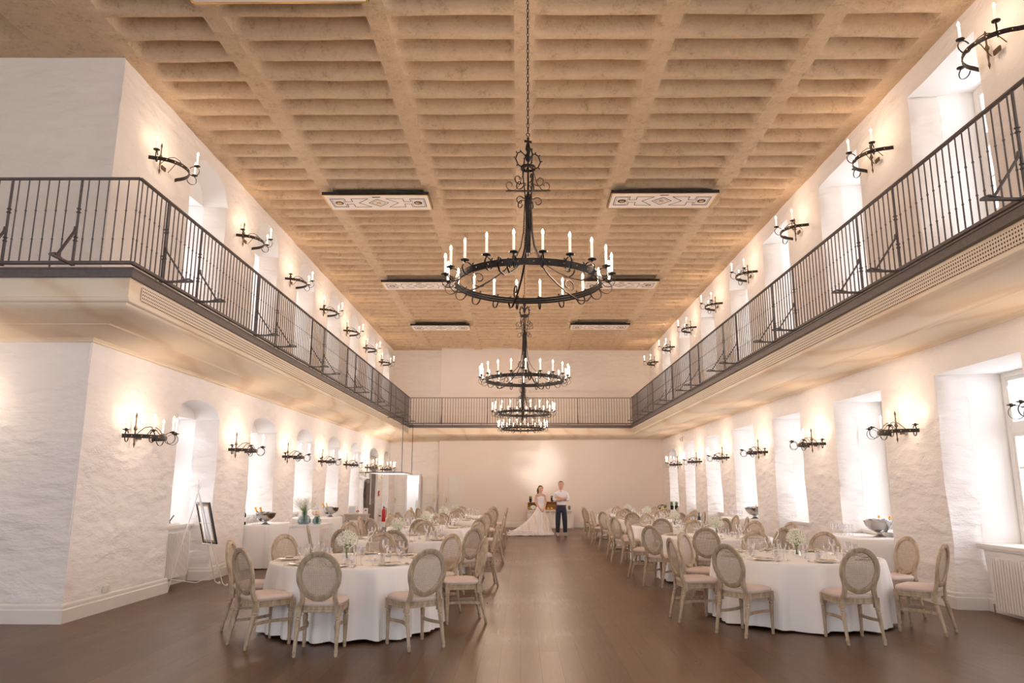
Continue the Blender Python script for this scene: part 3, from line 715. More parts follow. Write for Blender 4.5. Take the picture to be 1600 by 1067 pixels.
# ------------------------------------------------------------------ chair: origin under the seat centre, sitter faces +y
def make_chair():
    t = thing('dining_chair', '', 'chair')
    # cushion
    def seat_outline(a, gx=.235, gy=.22):
        c, s = math.cos(a), math.sin(a); e = .42
        x = math.copysign(abs(c)**e, c)*gx*(1+.07*s); y = math.copysign(abs(s)**e, s)*gy; return x, y
    mb = MB(); n = 32; vs = []; rings = [(.97, .462), (1.0, .475), (1.0, .488), (.95, .505), (.75, .517), (.4, .522)]
    for (k, z) in rings:
        for i in range(n):
            x, y = seat_outline(2*PI*i/n); vs.append((x*k, y*k+.01, z))
    fs = [(r*n+i, r*n+(i+1) % n, (r+1)*n+(i+1) % n, (r+1)*n+i) for r in range(len(rings)-1) for i in range(n)]
    fs += [tuple(range(n-1, -1, -1)), tuple((len(rings)-1)*n+i for i in range(n))]
    mb.add(vs, fs); mb.obj('seat_cushion', M['seat'], t, smooth=50)
    # apron
    mb = MB(); vs = []; rings = [(.95, .395), (1.0, .398), (1.0, .418), (.985, .422), (1.0, .427), (1.0, .447), (1.02, .452), (1.02, .463), (.9, .464)]
    for (k, z) in rings:
        for i in range(n): x, y = seat_outline(2*PI*i/n, .228, .215); vs.append((x*k, y*k+.01, z))
    fs = [(r*n+i, r*n+(i+1) % n, (r+1)*n+(i+1) % n, (r+1)*n+i) for r in range(len(rings)-1) for i in range(n)]
    fs += [tuple(range(n-1, -1, -1)), tuple((len(rings)-1)*n+i for i in range(n))]
    mb.add(vs, fs); mb.obj('seat_apron', M['oak'], t, smooth=30)
    # legs
    def leg(x, y, rear):
        mb = MB(); s = 1 if x > 0 else -1
        if rear:
            P = [(x*1.04, y-.095, .0), (x*1.03, y-.075, .12), (x*1.01, y-.035, .28), (x, y-.005, .39)]
        else: P = [(x, y, 0), (x, y, .12), (x, y, .28), (x, y, .39)]
        def at(z):
            for a, b in zip(P, P[1:]):
                if z <= b[2]: f = (z-a[2])/(b[2]-a[2]); return (a[0]+(b[0]-a[0])*f, a[1]+(b[1]-a[1])*f, z)
            return P[-1]
        pr = [(.014, 0), (.019, .012), (.0165, .035), (.021, .045), (.021, .055), (.016, .065), (.0175, .08), (.026, .30), (.026, .315), (.019, .325), (.026, .335), (.026, .345), (.020, .352), (.024, .358)]
        n = 12; vs = []
        for (r, z) in pr:
            c = at(z)
            for k in range(n): rr = r*(.9 if (k % 2 and .07 < z < .31) else 1); vs.append((c[0]+rr*math.cos(2*PI*k/n), c[1]+rr*math.sin(2*PI*k/n), z))
        fs = [(i*n+k, i*n+(k+1) % n, (i+1)*n+(k+1) % n, (i+1)*n+k) for i in range(len(pr)-1) for k in range(n)]
        fs += [tuple(range(n-1, -1, -1)), tuple((len(pr)-1)*n+k for k in range(n))]
        mb.add(vs, fs); mb.box((x, y-(.005 if rear else 0), .41), (.05, .05, .106))
        f = -1 if rear else 1
        for (a, b) in (((x+s*.0265, y, .41), (.004, .024, .034)),): mb.box(a, b)
        return mb.obj('leg', M['oak'], t, smooth=30)
    for x in (-.205, .205):
        leg(x, .195, False)
        leg(x*.93, -.185, True)
    # back: ellipse leaning backwards with two curved stiles
    lean = lambda z: -.20 - (z-.45)*.20
    cz, ax, az = .745, .193, .215
    mb = MB(); n = 40; vs = []; w, th = .054, .036
    sec = [(-.5, -.35), (-.38, -.5), (.38, -.5), (.5, -.35), (.5, .2), (.3, .5), (-.3, .5), (-.5, .2)]
    for i in range(n):
        a = 2*PI*i/n
        for (p, q) in sec:
            x = (ax+p*w)*math.cos(a); z = cz+(az+p*w)*math.sin(a); vs.append((x, lean(z)+q*th, z))
    m = len(sec); mb.add(vs, [(i*m+j, i*m+(j+1) % m, ((i+1) % n)*m+(j+1) % m, ((i+1) % n)*m+j) for i in range(n) for j in range(m)])
    for s in (-1, 1):
        P = [(s*.188, -.19, .36), (s*.182, -.195, .44), (s*.164, lean(.50), .50), (s*.156, lean(.55), .55), (s*.160, lean(.60), .60), (s*.172, lean(.65), .65), (s*.184, lean(.69), .69)]
        mb.tube(P, 0, flat=(.034, .044), upv=(0, 1, .18))
    mb.obj('back_frame', M['oak'], t, smooth=40)
    mb = MB(); ia, iz = ax-.022, az-.022; st = .0128; sw = .0062; k = -ia+st*.4
    while k < ia:
        h = iz*math.sqrt(max(0, 1-(k/ia)**2)); z0, z1 = cz-h, cz+h
        mb.add([(k-sw/2, lean(z0)+.004, z0), (k+sw/2, lean(z0)+.004, z0), (k+sw/2, lean(z1)+.004, z1), (k-sw/2, lean(z1)+.004, z1)], [(0, 1, 2, 3)]); k += st
    k = -iz+st*.4
    while k < iz:
        h = ia*math.sqrt(max(0, 1-(k/iz)**2)); z = cz+k
        mb.add([(-h, lean(z)+.0025, z-sw/2), (h, lean(z)+.0025, z-sw/2), (h, lean(z+sw)+.0025, z+sw/2), (-h, lean(z+sw)+.0025, z+sw/2)], [(0, 1, 2, 3)]); k += st
    mb.obj('cane_panel', M['cane'], t, smooth=0)
    for s in (-1, 1):
        mb = MB(); mb.tube([(s*(.192+.0*q) - s*.05*math.sin(PI*q), -.215+.41*q, .235+.01*q) for q in [i/8 for i in range(9)]], 0, flat=(.03, .02), upv=(0,0,1)); mb.obj('stretcher', M['oak'], t, smooth=30)
    return t
chair = Once(make_chair())

# ------------------------------------------------------------------ tableware prototypes
def wine_glass(h, r, bowl, seg=14):
    mb = MB(); s = h-bowl
    mb.open_lathe([(.0, .001), (r*.85, .001), (r*.85, .004), (.008, .010), (.0045, .02), (.0045, s-.01), (.009, s), (r*.55, s+.012), (r*.86, s+bowl*.35), (r*.95, s+bowl*.7), (r*.97, h)], n=seg); return mb
def tumbler(h, r):
    mb = MB(); mb.open_lathe([(0, .002), (r*.68, 0), (r*.70, .01), (r*.74, .012), (r, h), (r*.94, h), (r*.66, .02), (0, .018)], n=12); return mb
G1 = Once(tag(wine_glass(.195, .041, .085).obj('wine_glass', M['cutglass']), cat='glass'))
G2 = Once(tag(wine_glass(.165, .036, .075).obj('white_wine_glass', M['cutglass']), cat='glass'))
G3 = Once(tag(tumbler(.105, .042).obj('water_tumbler', M['cutglass']), cat='glass'))
def plate():
    mb = MB(); mb.lathe([(0, .002), (.075, .001), (.08, .004), (.135, .016), (.135, .018), (.08, .009), (.0, .008)], n=28); t = mb.obj('dinner_plate', M['china'])
    r = MB(); r.tube([(.135*math.cos(2*PI*k/28), .135*math.sin(2*PI*k/28), .017) for k in range(28)], .0018, 4, True); r.obj('gilt_rim', M['gilt'], t); return tag(t, cat='plate')
PL = Once(plate())
def napkin():
    mb = MB()
    mb.grid(lambda u, v: ((u-.5)*.19, (v-.5)*.10, .022+.010*math.sin(u*9+v*3)*.5+.006), 8, 5)
    mb.grid(lambda u, v: ((u-.5)*.17+.01, (v-.5)*.085, .034+.006*math.sin(u*7+1)), 8, 4)
    mb.b2((-.092, -.048, .016), (.092, .048, .028)); return tag(mb.obj('napkin', M['linen'], smooth=60), cat='napkin')
NP = Once(napkin())
def cutlery(kind):
    mb = MB()
    if kind == 'fork':
        mb.tube([(0, -.10, .004), (0, .02, .007), (0, .055, .004)], 0, flat=(.002, .008), upv=(0,0,1))
        for k in (-1, 0, 1): mb.tube([(k*.006, .05, .004), (k*.007, .10, .007)], .0016, 4)
        mb.box((0, .055, .005), (.018, .014, .002))
    elif kind == 'knife': mb.tube([(0, -.11, .004), (0, .0, .005)], 0, flat=(.004, .010), upv=(0,0,1)); mb.b2((-.009, 0, .003), (.007, .11, .0055))
    else:
        mb.tube([(0, -.10, .004), (0, .04, .009)], 0, flat=(.002, .007), upv=(0,0,1)); mb.ball((0, .065, .010), .022, 10, 6, (.8, 1.25, .3))
    return tag(mb.obj('dinner_'+kind, M['steel']), cat=kind)
FK, KN, SP = Once(cutlery('fork')), Once(cutlery('knife')), Once(cutlery('spoon'))
def flower_vase():
    t = thing('flower_vase', '', 'vase of flowers')
    mb = MB(); mb.open_lathe([(0, .004), (.045, 0), (.052, .01), (.045, .03), (.036, .09), (.042, .13), (.048, .145)], n=16); mb.obj('vase', M['glass'], t)
    mb = MB(); random.seed(3)
    for k in range(34):
        a = random.uniform(0, 2*PI); r = random.uniform(0, .10); mb.tube([(.015*math.cos(a+2), .015*math.sin(a+2), .02), (.012*math.cos(a), .012*math.sin(a), .12), (r*math.cos(a), r*math.sin(a), .22+random.uniform(-.04, .04))], .0016, 4)
    mb.obj('stems', M['leafg'], t)
    mb = MB()
    for k in range(620):
        d = Vector((random.gauss(0, 1), random.gauss(0, 1), random.gauss(0, 1))).normalized()*(random.random()**.35)
        p = (d.x*.128, d.y*.128, .235+d.z*.105); mb.ball(p, random.uniform(.005, .0095), 5, 3)
    o = mb.obj('blossom_cloud', M['bloom'], t); o['kind'] = 'stuff'
    mb = MB()
    for k in range(60):
        d = Vector((random.gauss(0, 1), random.gauss(0, 1), random.gauss(0, 1))).normalized()*.11
        p = Vector((d.x, d.y, .225+d.z*.7)); q = p+Vector((random.uniform(-.02, .02), random.uniform(-.02, .02), .02)); mb.tube([p, q], .002, 4)
    mb.obj('sprigs', M['leafg'], t)['kind'] = 'stuff'
    return t
FV = Once(flower_vase())
def votive():
    t = thing('votive_candle', '', 'candle')
    mb = MB(); mb.open_lathe([(0, .003), (.028, 0), (.033, .02), (.035, .075)], n=12); mb.obj('glass_cup', M['glass'], t)
    mb = MB(); mb.lathe([(.0, .006), (.024, .006), (.024, .03), (0, .03)], n=12); mb.obj('wax', M['cloth'], t); return t
VC = Once(votive())
GLYPH = {
 '1': [[(-.3, .6), (0, 1), (0, 0)]], '2': [[(-.3, .75), (-.15, .97), (.1, 1), (.3, .8), (.25, .55), (-.3, 0), (.3, 0)]],
 '4': [[(.15, 0), (.15, 1), (-.3, .3), (.32, .3)]], '5': [[(.3, 1), (-.25, 1), (-.28, .55), (.05, .62), (.3, .4), (.25, .12), (0, 0), (-.3, .08)]],
 '6': [[(.22, .95), (.0, 1.0), (-.2, .8), (-.29, .5), (-.29, .25), (-.2, .06), (0, 0), (.2, .06), (.28, .27), (.2, .48), (0, .54), (-.2, .45), (-.28, .28)]],
}
def table_number(ch):
    t = thing('table_number', '', 'table number'); mb = MB(); mb.lathe([(0, 0), (.035, 0), (.035, .006), (.004, .008)], n=14); mb.tube([(0, 0, .005), (0, 0, .20)], .0032); mb.obj('stand', M['white'], t)
    mb = MB()
    for P in GLYPH[ch]: mb.tube([(x*.085, 0, .20+z*.125) for x, z in P], .0062, 6)
    mb.obj('numeral', M['white'], t); return t

def cloth_mesh(R, seed, h=.755):
    random.seed(seed); ph = [random.uniform(0, 6.28) for _ in range(6)]; mb = MB(); n = 180; vs = []
    rings = [(0, 0), (.5, 0), (.9, 0), (.985, 0), (1.0, .004), (1.008, .016), (1.012, .05)] + [(1.012, .05+(h-.08)*k/9) for k in range(1, 10)]
    for (k, d) in rings:
        for i in range(n):
            a = 2*PI*i/n; f = max(0, (d-.03)/(h)); q = .5+.5*math.sin(a*3+ph[5])
            fold = (math.sin(19*a+ph[0]+.6*math.sin(3*a+ph[1])) + .6*math.sin(31*a+ph[2]) + .5*math.sin(11*a+ph[3]))
            r = R*k + f**.7*(.034 + .052*fold*(.55+.45*q) + .012*math.sin(47*a+ph[4]))
            vs.append((r*math.cos(a), r*math.sin(a), h-d + (0 if d < h*.9 else .012*math.sin(7*a+ph[4]))))
    m = len(rings); fs = [(i*n+j, i*n+(j+1) % n, (i+1)*n+(j+1) % n, (i+1)*n+j) for i in range(1, m-1) for j in range(n)]
    fs = [f[::-1] for f in fs]
    fs += [(j, n+j, n+(j+1) % n) for j in range(n)]
    b = mb; b.add(vs, [tuple(f) for f in fs]); return b
def make_table():
    t = thing('round_table', '', 'table'); mb = MB(); mb.lathe([(0, .715), (.93, .715), (.93, .74), (0, .74)], n=40); mb.obj('tabletop', M['crate'], t)
    for k in range(4):
        a = PI/4+k*PI/2; mb = MB(); mb.tube([(.62*math.cos(a), .62*math.sin(a), .715), (.72*math.cos(a), .72*math.sin(a), .0)], .016, 8); mb.obj('leg', M['dark'], t)
    return t
RT = Once(make_table())

TX = {'left': -1.95, 'right': 3.5}
TABLES = [('left', 9.07, .98, [-90, -48, 20, 53, 93, 136, 184, 233], '6'), ('left', 12.85, .95, [-87, -40, 5, 42, 85, 139, 192, 240], None),
          ('left', 16.55, .95, [-88, -44, 3, 48, 91, 133, 181, 226], '4'), ('left', 20.3, .95, [-92, -46, 1, 44, 88, 137, 184, 223], None), ('left', 24.1, .95, [-89, -43, -2, 46, 92, 134, 180, 225], None),
          ('right', 9.75, 1.02, [-87, -37, 11, 54, 91, 136, 184, 226], '2'), ('right', 13.65, .97, [-109, -62, 16, 51, 93, 157, 212], None),
          ('right', 17.3, .97, [-110, -60, -18, 18, 60, 104, 155, 206], '5'), ('right', 21.0, .97, [-112, -65, -20, 22, 66, 108, 152, 212], None), ('right', 24.7, .97, [-100, -50, -5, 45, 95, 148, 205], None)]
SEAT = ['camera side', 'camera-side aisle corner', 'aisle side', 'far aisle corner', 'far side', 'far wall corner', 'wall side', 'camera-side wall corner']
def seat_names(row, angs):
    """name each seat by which way it lies from the table centre"""
    out = []; used = set()
    for a in angs:
        k = round((a+90)/45) % 8
        for d in (0, 1, -1, 2, -2):
            if (k+d) % 8 not in used: k = (k+d) % 8; break
        used.add(k)
        out.append(SEAT[k] if row == 'left' else SEAT[(8-k) % 8])
    return out
rk = {'left': 0, 'right': 0}
random.seed(11)
for ti, (row, ty, R, angs, num) in enumerate(TABLES):
    k = rk[row]; rk[row] += 1; tx = TX[row]; tn = '%s %s-row table' % (ORD[k], row)
    RT((tx, ty, 0), .2*k, 'round table hidden under white cloth, %s, dark feet showing' % tn, 'round banquet tables')
    c = cloth_mesh(R, 5+ti).obj('tablecloth', M['cloth'], smooth=60, loc=(tx, ty, 0)); tag(c, 'floor-length white tablecloth on the %s' % tn, 'tablecloth', 'round white tablecloths')
    for a, sn in zip(angs, seat_names(row, angs)):
        r = math.radians(a + random.uniform(-2, 2)); D = R+(.315 if not (ti == 0 and a > 180) else {184: .17, 233: .24}[a])+random.uniform(-.03, .04); j = math.radians(random.uniform(-9, 9))
        if ti == 0 and a == -90: j = .10
        chair((tx+D*math.cos(r), ty+D*math.sin(r), 0), r+PI/2+j, 'limed oak cane-back chair, %s, %s' % (sn, tn), 'chairs at the %s' % tn)
        # place setting
        c_, s_ = math.cos(r), math.sin(r); H = .757
        def at(rad, side): return (tx+rad*c_-side*s_, ty+rad*s_+side*c_, H)
        tl = '%s, %s' % (sn, tn)
        PL(at(R-.19, 0), r, 'gilt-rimmed plate, ' + tl, 'plates on the '+tn)
        NP(at(R-.19, 0), r+PI/2+random.uniform(-.3, .3), 'folded cream napkin on its plate, ' + tl, 'napkins on the '+tn)
        if k < 3:
            FK(at(R-.19, -.17), r+PI/2, 'steel fork beside the plate, ' + tl, 'cutlery on the '+tn); KN(at(R-.19, .17), r+PI/2, 'steel knife beside the plate, ' + tl, 'cutlery on the '+tn)
            SP(at(R-.10, .20), r+PI/2+.15, 'steel spoon beside the knife, ' + tl, 'cutlery on the '+tn)
        G1(at(R-.42, .13+random.uniform(-.01, .01)), 0, 'cut-crystal red wine glass, ' + tl, 'wine glasses on the '+tn)
        G2(at(R-.36, .21), 0, 'cut-crystal white wine glass, ' + tl, 'wine glasses on the '+tn)
        G3(at(R-.44, .03), 0, 'cut-crystal water tumbler, ' + tl, 'tumblers on the '+tn)
    dx = -.12 if row == 'left' else .02
    FV((tx+dx, ty, .757), k*1.3, "round bunch of tiny white blossoms in glass vase on the %s" % tn, 'table flowers')
    for q, (vx, vy) in enumerate(((.26, -.12), (-.20, .24), (.02, -.30))):
        VC((tx+vx*1.0, ty+vy, .757), 0, 'small glass votive candle beside the flowers, %s, %s' % (['aisle side', 'far side', 'camera side'][q] if row == 'left' else ['wall side', 'far side', 'camera side'][q], tn), 'votive candles')
    if num:
        o = table_number(num); o.location = (tx+(.16 if row == 'left' else -.24), ty-.05, .757); tag(o, 'white table number %s on a thin stand, %s' % (num, tn), 'table number', 'table numbers')
# ------------------------------------------------------------------ radiators, doors, small fittings
def radiator(x, ya, yb, z0, z1, s, label):
    t = thing('radiator', label, 'radiator', (x, (ya+yb)/2, 0), group='radiators'); L = yb-ya
    mb = MB(); n = max(4, round(L/.055))
    for k in range(n):
        y = -L/2+L*(k+.5)/n; mb.b2((-.03, y-.018, z0), (.03, y+.018, z1))
    mb.b2((-.012, -L/2, z0+.02), (.012, L/2, z0+.06)); mb.b2((-.012, -L/2, z1-.06), (.012, L/2, z1-.02)); mb.obj('radiator_panel', M['white'], t)
    mb = MB(); mb.tube([(0, L/2+.0, z0+.04), (0, L/2+.05, z0+.04), (0, L/2+.05, .0)], .012); mb.obj('feed_pipe', M['steel'], t)
    mb = MB(); mb.b2((-.03*s, L/2-.02, z0+.02), (.02*s, L/2+.03, z0+.07)); mb.obj('valve', M['steel'], t)
    for yy in (-L/2+.1, L/2-.1): mb = MB(); mb.b2((s*.03, yy-.02, z1-.12), (s*.10, yy+.02, z1-.08)); mb.obj('bracket', M['white'], t)
    return t
radiator(-5.70, 11.98, 13.0, .14, .86, -1, 'white ribbed radiator under the window board beside the easel')
radiator(6.16, 8.95, 10.06, .07, .72, 1, 'white ribbed radiator under the large window, cut by the picture edge')
def panel_door(n, x0, x1, y, z1, label, handle_side=1, th=.045):
    mb = MB(); mb.b2((x0, y-th/2, .01), (x1, y+th/2, z1)); o = structure(mb.obj('door_%d' % n, M['frame'])); o['label'] = label
    m = MB(); w = x1-x0
    for (a, b) in ((.10, .30), (.34, .42), (.46, .60), (.64, .95)):
        za, zb = z1*a, z1*b; xa, xb = x0+w*.18, x1-w*.18; yy = y-th/2-.006
        for (p, q) in (((xa, yy, za), (xb, yy, za)), ((xb, yy, za), (xb, yy, zb)), ((xb, yy, zb), (xa, yy, zb)), ((xa, yy, zb), (xa, yy, za))): m.tube([p, q], .009, 4)
    m.obj('panel_moulding', M['frame'], o)
    m = MB(); hx = x1-.05 if handle_side > 0 else x0+.05
    m.b2((hx-.02, y-th/2-.01, .98), (hx+.02, y-th/2, 1.18)); m.tube([(hx, y-th/2-.045, 1.08), (hx-handle_side*.11, y-th/2-.045, 1.08)], .009, 6); m.tube([(hx, y-th/2, 1.08), (hx, y-th/2-.045, 1.08)], .008, 6); m.obj('door_handle', M['goldleaf'], o)
    return o
panel_door(1, -5.28, -4.86, YF-.03, 2.10, 'white panelled door leaf left of the open doorway', -1)
panel_door(2, -4.07, -3.50, YF-.09, 2.10, 'white panelled door leaf folded back beside the doorway', 1)
panel_door(3, -3.12, -2.38, YF-.15, 2.15, 'cream door set flush in the end wall behind the ladder', -1)
mb = MB()
mb.b2((-4.86, YF-.08, 0), (-4.78, YF+.25, 2.16)); mb.b2((-4.24, YF-.08, 0), (-4.16, YF+.25, 2.16)); mb.b2((-4.78, YF-.08, 2.10), (-4.24, YF+.25, 2.16)); trim(mb, M['white'], 'white frame of the open doorway')
mb = MB(); mb.b2((-3.19, YF-.15, 0), (-3.12, YF-.12, 2.2)); mb.b2((-2.38, YF-.15, 0), (-2.31, YF-.12, 2.2)); mb.b2((-3.12, YF-.15, 2.15), (-2.38, YF-.12, 2.20)); trim(mb, M['panel'])
# dark entrance door standing in the sixth arch on the left
mb = MB(); X = XL-.10
mb.b2((X-.03, 27.2, 0), (X+.03, 28.75, 2.75)); o = structure(mb.obj('door_4', M['doorwood'])); o['label'] = 'dark stained entrance door standing in the left wall'
for (a, b) in ((27.40, 27.72),):
    m = MB(); m.b2((X+.03, a, 1.0), (X+.045, b, 2.2)); m.obj('door_glazing', M['smoke'], o)
    m = MB()
    for (p, q) in (((a, 1.0), (b, 1.0)), ((b, 1.0), (b, 2.2)), ((b, 2.2), (a, 2.2)), ((a, 2.2), (a, 1.0))): m.tube([(X+.05, p[0], p[1]), (X+.05, q[0], q[1])], .018, 4)
    m.obj('glazing_frame', M['white'], o)
m = MB(); m.tube([(X+.03, 28.0, 1.05), (X+.09, 28.0, 1.05), (X+.09, 28.14, 1.05)], .012); m.b2((X+.03, 27.97, .95), (X+.04, 28.03, 1.2)); m.obj('door_handle', M['steel'], o)
mb = MB(); mb.grid(lambda u, v: (XL+.07+.03*math.sin(u*14), 26.35+.55*u*(1-.35*v*v), .35+1.55*(1-v)*1.0), 20, 8)
o = mb.obj('hanging_curtain', M['doorwood'], smooth=60); tag(o, 'dark brown curtain hanging beside the dark entrance door', 'curtain'); so = o.modifiers.new('thickness', 'SOLIDIFY'); so.thickness = .015
mb = MB(); mb.b2((XL+.015, 28.93, 1.28), (XL+.05, 29.07, 1.48)); o = mb.obj('fire_alarm_box', M['red']); tag(o, 'small red alarm box on the wall beside the dark door', 'alarm box')
m = MB(); m.b2((XL+.05, 28.96, 1.34), (XL+.055, 29.04, 1.42)); m.obj('call_button', M['white'], o)
t = thing('fire_extinguisher', 'red fire extinguisher hanging low on the left wall near the doorway', 'fire extinguisher', (-5.30, 29.25, .30))
mb = MB(); mb.lathe([(0, 0), (.07, .005), (.075, .03), (.075, .40), (.06, .46), (.025, .49), (.022, .52), (0, .52)], n=18); mb.obj('cylinder_body', M['red'], t)
mb = MB(); mb.box((0, 0, .54), (.05, .04, .04)); mb.tube([(0, 0, .56), (.0, -.10, .60)], 0, flat=(.02, .012), upv=(0,0,1)); mb.tube([(0, 0, .55), (0, -.09, .53)], 0, flat=(.02, .008), upv=(0,0,1)); mb.obj('valve_head', M['dark'], t)
mb = MB(); mb.tube([(.02, 0, .54), (.09, 0, .5), (.10, 0, .35), (.09, 0, .15)], .011); mb.obj('hose', M['dark'], t)
mb = MB(); mb.b2((-.10, -.04, .2), (-.18, .04, .24)); mb.obj('bracket', M['dark'], t)
mb = MB(); mb.b2((XL+.015, 10.05, .235), (XL+.03, 10.21, .315)); o = mb.obj('wall_socket', M['white']); tag(o, 'white double wall socket above the left skirting board', 'socket')
m = MB()
for y in (10.09, 10.17): m.lathe([(0, 0), (.022, 0), (.025, .004), (0, .002)], (XL+.032, y, .275), n=12, tilt=Matrix.Rotation(PI/2, 3, 'Y'))
m.obj('socket_insert', M['frame'], o)
mb = MB(); mb.b2((XR-.06, 27.2, 3.28), (XR-.02, 27.5, 3.44)); o = mb.obj('escape_sign', M['frame']); tag(o, 'small pale sign plate high on the right wall under the balcony', 'sign')
m = MB(); m.b2((XR-.065, 27.3, 3.31), (XR-.06, 27.36, 3.41)); m.obj('pictogram', M['leafg'], o)
mb = MB(); mb.b2((-4.42, YF+1.2, 1.05), (-4.30, YF+1.3, 1.75)); o = mb.obj('wall_telephone', M['dark']); tag(o, 'black device seen through the open doorway at the far end', 'telephone')
m = MB(); m.tube([(-4.38, YF+1.17, 1.3), (-4.38, YF+1.15, 1.5)], .02); m.obj('handset', M['dark'], o)
mb = MB(); mb.b2((-4.55, YF+1.2, 0), (-4.28, YF+1.32, 1.05)); o = mb.obj('lobby_pedestal', M['white']); tag(o, 'white pedestal in the lobby behind the open doorway', 'pedestal')

# hanging rectangular lamp frame
t = thing('pendant_frame', 'thin black rectangular lamp frame hung on two rods at the left wall', 'hanging lamp', (0, 0, 0))
mb = MB(); A, B, C_, D_ = (-5.28, 25.4, 2.10), (-4.03, 25.4, 2.10), (-4.12, 28.4, 2.10), (-5.28, 28.4, 2.10)
for p, q in ((A, B), (B, C_), (C_, D_), (D_, A)): mb.tube([p, q], 0, flat=(.035, .03), upv=(0,0,1))
mb.obj('frame', M['dark'], t)
mb = MB(); mb.b2((-5.2, 25.5, 2.085), (-4.15, 28.3, 2.095)); mb.obj('diffuser', nmat('lit_diffuser', (.9,.9,.9), .5, emis=(1,.97,.92), estr=.8), t)
for (x, y) in ((-4.05, 25.45), (-4.13, 28.35)):
    mb = MB(); mb.tube([(x, y, 2.1), (x, y, 3.98)], .011, 6); mb.tube([(x, y, 3.98), (-RX-.02, y, 3.98)], .012, 6); mb.obj('suspension_rod', M['dark'], t)
for y in (25.4, 28.4): mb = MB(); mb.tube([(-5.26, y, 2.09), (-5.26, y, 2.02), (-5.30, y, 1.98), (-5.26, y, 1.95), (-5.24, y, 1.98)], .010, 5); mb.tube([(-5.26, y, 2.1), (XL, y, 2.1)], .01); mb.obj('hook', M['dark'], t)

# ------------------------------------------------------------------ easel with the seating board
t = thing('easel', 'white wire easel with scrolled feet standing before the left window niche', 'easel', (0, 0, 0))
top = Vector((-5.27, 12.22, 1.55)); F1, F2, F3 = Vector((-4.86, 12.50, 0)), Vector((-5.10, 12.78, 0)), Vector((-5.50, 11.95, 0))
for f in (F1, F2):
    mb = MB(); mb.tube([top, top.lerp(f, .5), f+Vector((0, 0, .06)), f+Vector((.05, .03, .015)), f+Vector((.07, .04, .03))], .0085, 6); mb.ball(f+Vector((.06, .035, .03)), .022, 8, 6); mb.obj('front_leg', M['white'], t)
mb = MB(); mb.tube([top+Vector((0, 0, -.05)), F3], .0085, 6); mb.obj('rear_leg', M['white'], t)
mb = MB(); mb.tube([F3+Vector((.02, .02, .18)), F3.lerp(F1, .5)+Vector((0, 0, .10)), F1.lerp(F2, .5)+Vector((-.02, 0, .20))], .006, 5); mb.obj('chain_stay', M['white'], t)
mb = MB(); mb.tube([top, top+Vector((0, 0, .17))], .006); mb.tube([top+Vector((-.05, .04, .11)), top+Vector((.05, -.04, .11))], .006)
for s in (-1, 1): mb.tube([top+Vector((s*-.73*u, s*.68*u, z)) for u, z in scroll(.03, .04, .03, .008, -1.5, 4, 12)], .005, 5)
mb.obj('finial', M['white'], t)
mb = MB(); lo = F1.lerp(F2, .5).lerp(top, .14)
for s in (-1, 1): mb.tube([lo+Vector((s*-.73*u, s*.68*u, z)) for u, z in scroll(.06, .03, .05, .012, 3.0, -3.2, 14)], .006, 5)
bar = F1.lerp(F2, .5).lerp(top, .44); mb.tube([bar+Vector((-.73*.27, .68*.27, 0)), bar-Vector((-.73*.27, .68*.27, 0))], .008); mb.obj('ledge', M['white'], t)
nrm = Vector((.66, .70, .26)).normalized(); wd = Vector((-.73, .68, 0)); ud = wd.cross(nrm).normalized(); ud = ud if ud.z > 0 else -ud
bc = Vector((-5.17, 12.42, 1.02)); bh, bw = .33, .23
t = thing('seating_board', 'black framed seating board seen from behind on the white easel', 'framed board', (0, 0, 0))
def slab(mb, c, a, b, n_, ha, hb, hn):
    P = [c+a*(i*ha)+b*(j*hb)+n_*(k*hn) for k in (-1, 1) for (i, j) in ((-1,-1), (1,-1), (1,1), (-1,1))]; mb.add(P, [(0,3,2,1), (4,5,6,7), (0,1,5,4), (1,2,6,5), (2,3,7,6), (3,0,4,7)])
mb = MB()
for s in (-1, 1): slab(mb, bc+wd*(s*bw), wd, ud, nrm, .014, bh+.014, .016); slab(mb, bc+ud*(s*bh), wd, ud, nrm, bw, .014, .016)
mb.obj('frame', M['dark'], t)
mb = MB(); slab(mb, bc, wd, ud, nrm, bw, bh, .004); mb.obj('backing_board', M['cork'], t)
mb = MB(); slab(mb, bc-nrm*.006, wd, ud, nrm, bw-.06, bh-.05, .003); mb.obj('sheet', M['cloth'], t)
mb = MB(); slab(mb, bc-nrm*.012, wd, ud, nrm, .012, bh, .003); slab(mb, bc-nrm*.012, wd, ud, nrm, bw, .010, .003); mb.obj('brace', M['white'], t)

